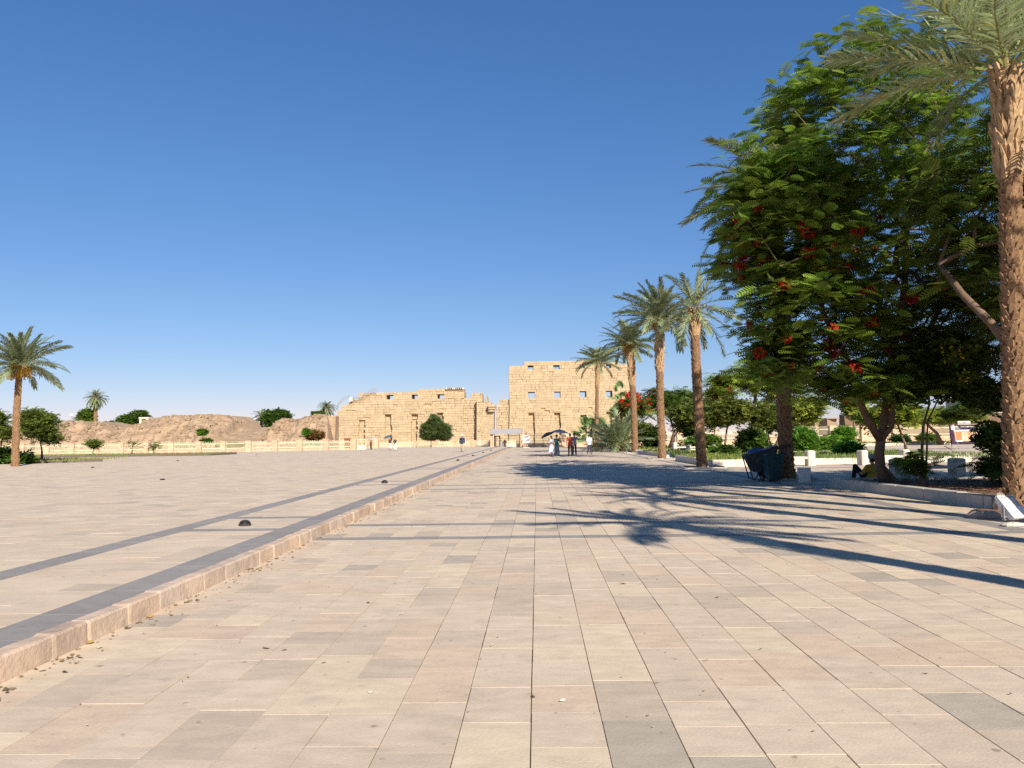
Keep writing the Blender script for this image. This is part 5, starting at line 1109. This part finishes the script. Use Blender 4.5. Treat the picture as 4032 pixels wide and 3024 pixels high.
# ------------------------------------------------------------------ people
def remesh(o, v=.014):
    m_ = o.modifiers.new('remesh', 'REMESH'); m_.mode = 'VOXEL'; m_.voxel_size = v; m_.use_smooth_shade = True
    s_ = o.modifiers.new('smooth', 'SMOOTH'); s_.iterations = 3; s_.factor = .5; return o
def cl(col, rough=.85): return M('cloth_%d_%d_%d' % tuple(int(c * 1000) for c in col), col, rough, .12, 9, .004, 35)
def person(label, loc, rz, h=1.72, pose=None, shirt=None, sleeves='short', trousers=None, skirt=None, hat=None, hair=(.03, .02, .015), shoes=(.02, .02, .02), skin=m_skin, robe=None, fat=1.0, seated=False):
    t = thing('person', label, 'person', loc, rz); s = h / 1.75
    J = dict(pelvis=(0, 0, .96), waist=(0, .0, 1.1), chest=(0, .01, 1.32), neck=(0, 0, 1.5), head=(0, .02, 1.635), shL=(-.19, 0, 1.44), shR=(.19, 0, 1.44), elL=(-.25, -.02, 1.16), elR=(.25, -.02, 1.16), wrL=(-.26, .06, .92), wrR=(.26, .06, .92), hpL=(-.095, 0, .94), hpR=(.095, 0, .94), knL=(-.11, .02, .51), knR=(.11, .02, .51), anL=(-.12, -.02, .09), anR=(.12, -.02, .09))
    J.update(pose or {}); V = {k: Vector(v) * s for k, v in J.items()}; V['toL'] = V['anL'] + Vector((-.03, .17, -.06)) * s; V['toR'] = V['anR'] + Vector((.03, .17, -.06)) * s
    if pose:
        for k in ('toL', 'toR'):
            if k in pose: V[k] = Vector(pose[k]) * s
    b = MB(); L = lambda p, r0, q, r1, g=0, mb=b: mb.limb(V[p], (r0 + g) * s, V[q], (r1 + g) * s)
    def torso(mb, g, f=fat):
        for p, rx, ry in (('pelvis', .155, .11), ('waist', .14, .105), ('chest', .165, .115)): mb.ball(V[p], ((rx * f + g) * s, (ry * f + g) * s, (.15 + g * .5) * s), 10)
        mb.limb(V['shL'].lerp(V['chest'], .25), (.07 + g) * s, V['shR'].lerp(V['chest'], .25), (.07 + g) * s)
    torso(b, -.012)
    L('neck', .05, 'head', .05); b.ball(V['head'] + Vector((0, 0, .01)) * s, (.075 * s, .092 * s, .115 * s), 12); L('chest', .06, 'neck', .052)
    b.ball(V['head'] + Vector((0, .09, -.012)) * s, (.014 * s, .02 * s, .022 * s), 5); b.ball(V['head'] + Vector((0, .06, -.07)) * s, (.04 * s, .04 * s, .03 * s), 6)
    for sd in (-1, 1): b.ball(V['head'] + Vector((sd * .077, 0, 0)) * s, (.012 * s, .025 * s, .035 * s), 5)
    for sd in 'LR':
        L('sh' + sd, .055, 'el' + sd, .042); L('el' + sd, .042, 'wr' + sd, .027); L('hp' + sd, .088, 'kn' + sd, .058); L('kn' + sd, .056, 'an' + sd, .036); b.limb(V['an' + sd], .04 * s, V['to' + sd], .028 * s)
        d = (V['wr' + sd] - V['el' + sd]).normalized(); pal = V['wr' + sd] + d * .05 * s; b.limb(V['wr' + sd], .027 * s, V['wr' + sd] + d * .085 * s, .032 * s)
        sx_ = 1 if sd == 'R' else -1; sv = Vector((0, 1, 0)) - d * d.y; sv.normalize(); nv = d.cross(sv)
        for i, ln in enumerate((.07, .08, .075, .06)):
            o_ = V['wr' + sd] + d * .095 * s + sv * (.027 - .018 * i) * s; m_ = o_ + d * ln * .55 * s; b.limb(o_, .0095 * s, m_, .009 * s); b.limb(m_, .009 * s, m_ + (d * .8 + nv * .5 * -sx_).normalized() * ln * .5 * s, .008 * s)
        o_ = V['wr' + sd] + d * .03 * s + sv * .03 * s; b.limb(o_, .011 * s, o_ + (d + sv).normalized() * .06 * s, .009 * s)
    remesh(b.build('body', skin, t), .0115)
    if shirt or robe:
        b = MB(); torso(b, .016)
        b.limb(V['chest'] + Vector((0, 0, .1)) * s, .085 * s, V['neck'] - Vector((0, 0, .02)) * s, .06 * s)
        for sd in 'LR':
            if sleeves != 'none': e = V['el' + sd]; L('sh' + sd, .075, 'el' + sd, .062, mb=b) if sleeves == 'long' else b.limb(V['sh' + sd], .075 * s, V['sh' + sd].lerp(e, .72), .066 * s)
            if sleeves == 'long': b.limb(e, .06 * s, V['el' + sd].lerp(V['wr' + sd], .9), .042 * s)
        if robe: b.limb(V['pelvis'], .17 * s, V['pelvis'].lerp(Vector((0, 0, .1 * s)), .95), .21 * s); b.limb(V['head'] + Vector((0, -.01, .02)) * s, .12 * s, V['chest'], .13 * s)
        else: b.lathe([((.155 * fat + .022) * s, -.10 * s), ((.15 * fat + .02) * s, .14 * s)], 16, V['pelvis'] , 1, .75)
        remesh(b.build('robe' if robe else 'shirt', cl(robe or shirt), t), .016)
    if trousers:
        b = MB(); b.ball(V['pelvis'] - Vector((0, 0, .02 * s)), (.165 * s * fat, .125 * s * fat, .12 * s), 10)
        for sd in 'LR': L('hp' + sd, .098, 'kn' + sd, .076, mb=b); b.limb(V['kn' + sd], .075 * s, V['kn' + sd].lerp(V['an' + sd], .93), .06 * s)
        remesh(b.build('trousers', cl(trousers), t), .016)
    if skirt:
        col, zb, rb, zt = skirt; b = MB(); n_ = 28; pf = [(.14, zt), (.17, zt - .1), ((.17 + rb) / 2, (zt + zb) / 2 - .05), (rb, zb)]
        vs = []; fs = []
        for r_, z_ in pf:
            for k_ in range(n_): a = k_ * 2 * math.pi / n_; w = 1 + .10 * math.sin(k_ * 4.5) * (zt - z_) / (zt - zb); vs.append((r_ * w * math.cos(a) * s, r_ * .8 * w * math.sin(a) * s, z_ * s))
        for i in range(len(pf) - 1): fs += [(i * n_ + k_, i * n_ + (k_ + 1) % n_, i * n_ + n_ + (k_ + 1) % n_, i * n_ + n_ + k_) for k_ in range(n_)]
        b.add(vs, fs); b.build('skirt', cl(col), t, smooth=True)
    if shoes:
        for sd in 'LR': b = MB(); b.limb(V['an' + sd] - Vector((0, .03, .045)) * s, .045 * s, V['to' + sd], .038 * s); b.build('shoe', cl(shoes, .6), t, smooth=True)
    hc = V['head'] + Vector((0, 0, .015)) * s
    if hair and not robe: b = MB(); b.ball(hc + Vector((0, -.018, .022)) * s, (.084 * s, .094 * s, .11 * s), 10); b.v = [p for p in b.v]; b.build('hair', cl(hair, .7), t, smooth=True)
    if hat:
        col, brim = hat; b = MB(); b.lathe([(.10, -.01), (brim, -.022), (brim * 1.01, -.008), (.105, .008), (.10, .09), (.08, .115), (.02, .12)], 20, hc + Vector((0, 0, .055)) * s, s, s * 1.1); b.build('hat', cl(col), t, smooth=True)
    return t
def umbrella(label, hand, tilt, azim, r, col, group='open umbrellas'):
    t = thing('umbrella', label, 'umbrella', hand); Mx = Matrix.Rotation(azim, 4, 'Z') @ Matrix.Rotation(tilt, 4, 'Y')
    b = MB(); n = 8; hh = .62; V = [(0, 0, hh + r * .36)]; rings = 4; sub = 3
    for i in range(1, rings + 1):
        f = i / rings
        for k in range(n * sub):
            a = k * 2 * math.pi / (n * sub); ph = (k % sub) / sub; sc_ = 1 - .07 * f * math.sin(math.pi * ph) ** 1; V.append((r * f * sc_ * math.cos(a), r * f * sc_ * math.sin(a), hh + r * .36 * (1 - f ** 1.9) - 0.02 * f * math.sin(math.pi * ph)))
    m_ = n * sub; fs = [(0, 1 + k, 1 + (k + 1) % m_) for k in range(m_)]
    for i in range(rings - 1): fs += [(1 + i * m_ + k, 1 + i * m_ + m_ + k, 1 + i * m_ + m_ + (k + 1) % m_, 1 + i * m_ + (k + 1) % m_) for k in range(m_)]
    b.add(V, fs); o = b.build('canopy', M('umbrella_%d_%d' % (col[0] * 1000, col[2] * 1000), col, .6, .1, 3, transl=.12), t, smooth=True); o.matrix_basis = Mx
    b = MB(); b.tube([(0, 0, -.08), (0, 0, hh + r * .36 + .06)], .008, 6); o = b.build('shaft', m_dmet, t); o.matrix_basis = Mx
    b = MB(); b.tube([(0, 0, -.08), (0, 0, .06)], .018, 8); o = b.build('handle', m_blk, t); o.matrix_basis = Mx
    for k in range(n):
        a = k * 2 * math.pi / n; b = MB(); b.tube([(r * f * math.cos(a), r * f * math.sin(a), hh + r * .36 * (1 - f ** 1.9) - .012) for f in (.05, .35, .7, 1)], .005, 4); o = b.build('rib', m_dmet, t); o.matrix_basis = Mx
    return t
# facing: +Y local is forward; rz = pi faces the camera
ga = G(2172, 1797); gb_ = G(2193, 1794.5); gr_ = G(2246, 1797); gc = G(2258, 1795); gw = G(2321, 1787); gm = G(1820, 1780, ZL)
person('woman in long white dress standing under the black umbrella', ga, R(-120), 1.62, dict(elL=(-.24, .12, 1.2), wrL=(-.16, .28, 1.28), elR=(.24, .1, 1.18), wrR=(.1, .25, 1.1)), shirt=(.78, .76, .82), skirt=((.80, .79, .86), .36, .36, 1.12), shoes=(.3, .18, .12), hair=(.05, .03, .02))
umbrella('tilted black umbrella held by the woman in white', ga + Vector((-.05, -.12, 1.12)), R(-24), R(8), .62, (.012, .011, .016))
person('woman in teal top, grey skirt and wide dark hat', gb_, R(-178), 1.66, dict(elL=(-.3, .1, 1.2), wrL=(-.22, .2, 1.42), elR=(.27, .12, 1.2), wrR=(.12, .2, 1.35)), shirt=(.01, .24, .25), skirt=((.26, .26, .25), .12, .25, 1.08), hat=((.05, .02, .015), .2), fat=1.1)
umbrella('flat grey umbrella held above the woman in teal', gb_ + Vector((.22, .1, 1.28)), R(6), R(0), .72, (.42, .43, .47))
person('man in red polo shirt, black trousers and pale cap seen from behind', gr_, R(8), 1.76, dict(elL=(-.27, -.03, 1.16), wrL=(-.26, .05, .9)), shirt=(.40, .055, .035), trousers=(.012, .012, .015), hat=((.42, .38, .32), .13), fat=1.08)
person('man in light blue shirt and brown brimmed hat beside the red shirt', gc + Vector((.1, .35, 0)), R(170), 1.78, dict(elL=(-.36, .1, 1.28), wrL=(-.14, .2, 1.42), elR=(.25, .05, 1.15)), shirt=(.16, .26, .36), sleeves='long', trousers=(.022, .016, .022), hat=((.05, .025, .02), .19), fat=1.1)
person('man in white shirt, dark jeans and black cap walking alone', gw, R(195), 1.66, dict(knR=(.12, .08, .52), anR=(.16, -.04, .09), knL=(-.11, .1, .52), anL=(-.14, .1, .09)), shirt=(.80, .78, .82), trousers=(.035, .038, .05), hat=((.015, .012, .012), .13), fat=1.12)
person('man in navy jacket, khaki trousers and sun hat walking across the plaza', gm, R(175), 1.68, dict(knL=(-.1, .14, .52), anL=(-.12, .2, .10), knR=(.1, .02, .5), anR=(.11, -.16, .12), toR=(.13, .0, .03)), shirt=(.022, .035, .085), sleeves='long', trousers=(.40, .33, .22), hat=((.62, .56, .46), .19), fat=1.12)
g7 = G(1537, 1773, ZL); g8 = G(1556, 1773, ZL); g9 = G(1461, 1771, ZL)
person('woman in dark top and white skirt under the blue umbrella', g7, R(160), 1.52, dict(elL=(-.24, .1, 1.2), wrL=(-.16, .22, 1.3)), shirt=(.05, .04, .05), skirt=((.70, .66, .58), .3, .24, 1.05))
umbrella('blue umbrella over the woman in white skirt', g7 + Vector((-.12, -.1, 1.0)), R(-14), 0, .62, (.05, .14, .22))
person('man in dark green shirt and white trousers on the far plaza', g8, R(150), 1.5, dict(elL=(-.3, .08, 1.2), wrL=(-.2, .2, 1.4), elR=(.33, 0, 1.18), wrR=(.4, .06, .95)), shirt=(.06, .08, .06), sleeves='long', trousers=(.80, .79, .76), hat=((.45, .4, .3), .13))
person('person in black and red clothes under pale parasol by gate pillar', g9, R(140), 1.22, dict(elL=(-.24, .1, 1.2), wrL=(-.16, .22, 1.3)), shirt=(.10, .025, .02), trousers=(.012, .012, .015), sleeves='long')
umbrella('pale grey parasol beside the gate pillar', g9 + Vector((.08, 0, .72)), R(5), 0, .55, (.40, .42, .48))
person('person in long black robe standing at the entrance kiosk', G(1988, 1763) + Vector((0, .2, 0)), R(180), 1.25, robe=(.010, .010, .014), sleeves='long', hair=None)
# seated man behind the planter kerb
person('man in yellow shirt and black and white cap sitting behind the planter kerb', Vector((10.15, 25.05, 0)), R(15), 1.75,
       dict(pelvis=(0, .1, .12), waist=(0, .05, .26), chest=(0, 0, .46), neck=(.0, .0, .62), head=(.0, .03, .745), shL=(-.19, 0, .55), shR=(.19, 0, .55), elL=(-.3, .1, .34), elR=(.3, .06, .32), wrL=(-.26, .32, .36), wrR=(.24, .28, .2), hpL=(-.1, .14, .12), hpR=(.1, .14, .12), knL=(-.33, .38, .56), knR=(.2, .58, .3), anL=(-.3, .55, .1), anR=(.22, .95, .1), toL=(-.31, .72, .04), toR=(.24, 1.1, .1)),
       shirt=(.42, .27, .03), trousers=(.015, .015, .018), hat=((.30, .30, .32), .095))

# ------------------------------------------------------------------ litter
def leaf_thing(loc, s, rz, col, label, group):
    b = MB(); b.add([(-.5, 0, .10), (-.2, -.22, .03), (.2, -.2, .02), (.5, 0, .14), (.2, .22, .16), (-.2, .2, .12), (0, 0, 0)], [(0, 1, 6), (1, 2, 6), (2, 3, 6), (3, 4, 6), (4, 5, 6), (5, 0, 6)])
    b.v = [(p[0] * s, p[1] * s, p[2] * s + .004) for p in b.v]; o = b.build('dry_leaf', M('dry_leaf_%d' % int(col[0] * 100), col, .8, .2, 20)); o.location = loc; o.rotation_euler = (0, 0, rz); return tag(o, label, 'leaf', group)
for i, (px, py, s, cc) in enumerate(((345, 2535, .12, 1), (590, 2432, .1, 1), (1048, 2555, .08, 1), (1275, 2612, .05, 0), (1195, 2148, .12, 1), (1090, 2200, .07, 0), (980, 2245, .07, 0), (2454, 2300, .09, 0), (2824, 2355, .07, 0), (1450, 2375, .06, 0), (1120, 2562, .04, 0), (2100, 2746, .05, 0), (3645, 2655, .05, 0), (1938, 2545, .07, 2), (1460, 2730, .05, 2), (2215, 2762, .05, 2), (1225, 2178, .06, 2), (905, 2368, .06, 2))):
    leaf_thing(G(px, py), s, i * 1.3, ((.16, .10, .05), (.34, .22, .08), (.62, .56, .42))[cc], ('brown curled leaf lying on the near paving', 'yellow dry leaf lying against the foot of the kerb', 'pale scrap of litter lying on the near paving')[cc], ('brown leaves on the paving', 'yellow leaves by the kerb', 'pale scraps on the paving')[cc])
rg = np.random.default_rng(5); n = 900
yy = 4.5 + 55 * rg.random(n) ** 1.6; xx = XK + .03 + np.abs(rg.standard_normal(n)) * .12
near = rg.random(n) < .35; xx = np.where(near, rg.uniform(-3.5, 5, n), xx)
tv = np.array([[-.5, -.3, .0], [.5, -.25, .25], [.45, .3, .15], [-.4, .35, .35]]); cols_ = np.array([[.30, .19, .08], [.16, .1, .06], [.55, .47, .33], [.40, .26, .12]])
V, Q, T = scatter(tv, np.array([[0, 1, 2, 3]]), np.stack([xx, yy, np.full(n, .006)], 1), rots(rg.random(n) * 6.28, np.zeros(n), np.zeros(n)), np.where(near, rg.uniform(.008, .02, n), rg.uniform(.015, .05, n)), cols_[rg.integers(0, 4, n)])
m_lit = M('litter_bits', (1, 1, 1), .8, .1, 5, tint=True)
o = stuff(link('leaf_litter', npmesh('leaf_litter', V, Q, m_lit, T))); tag(o, 'scattered dry leaf crumbs and grit along the kerb foot', 'litter')
n = 2600; xx = rg.uniform(9.4, 18, n); yy = rg.uniform(17.2, 24.1, n)
V, Q, T = scatter(tv, np.array([[0, 1, 2, 3]]), np.stack([xx, yy, np.full(n, .235)], 1), rots(rg.random(n) * 6.28, np.zeros(n), np.zeros(n)), rg.uniform(.03, .08, n), np.array([[.20, .05, .03], [.12, .07, .04], [.30, .17, .08], [.25, .04, .02]])[rg.integers(0, 4, n)])
o = stuff(link('fallen_petals', npmesh('fallen_petals', V, Q, m_lit, T))); tag(o, 'fallen red petals and brown leaves on the near planter soil', 'petals')
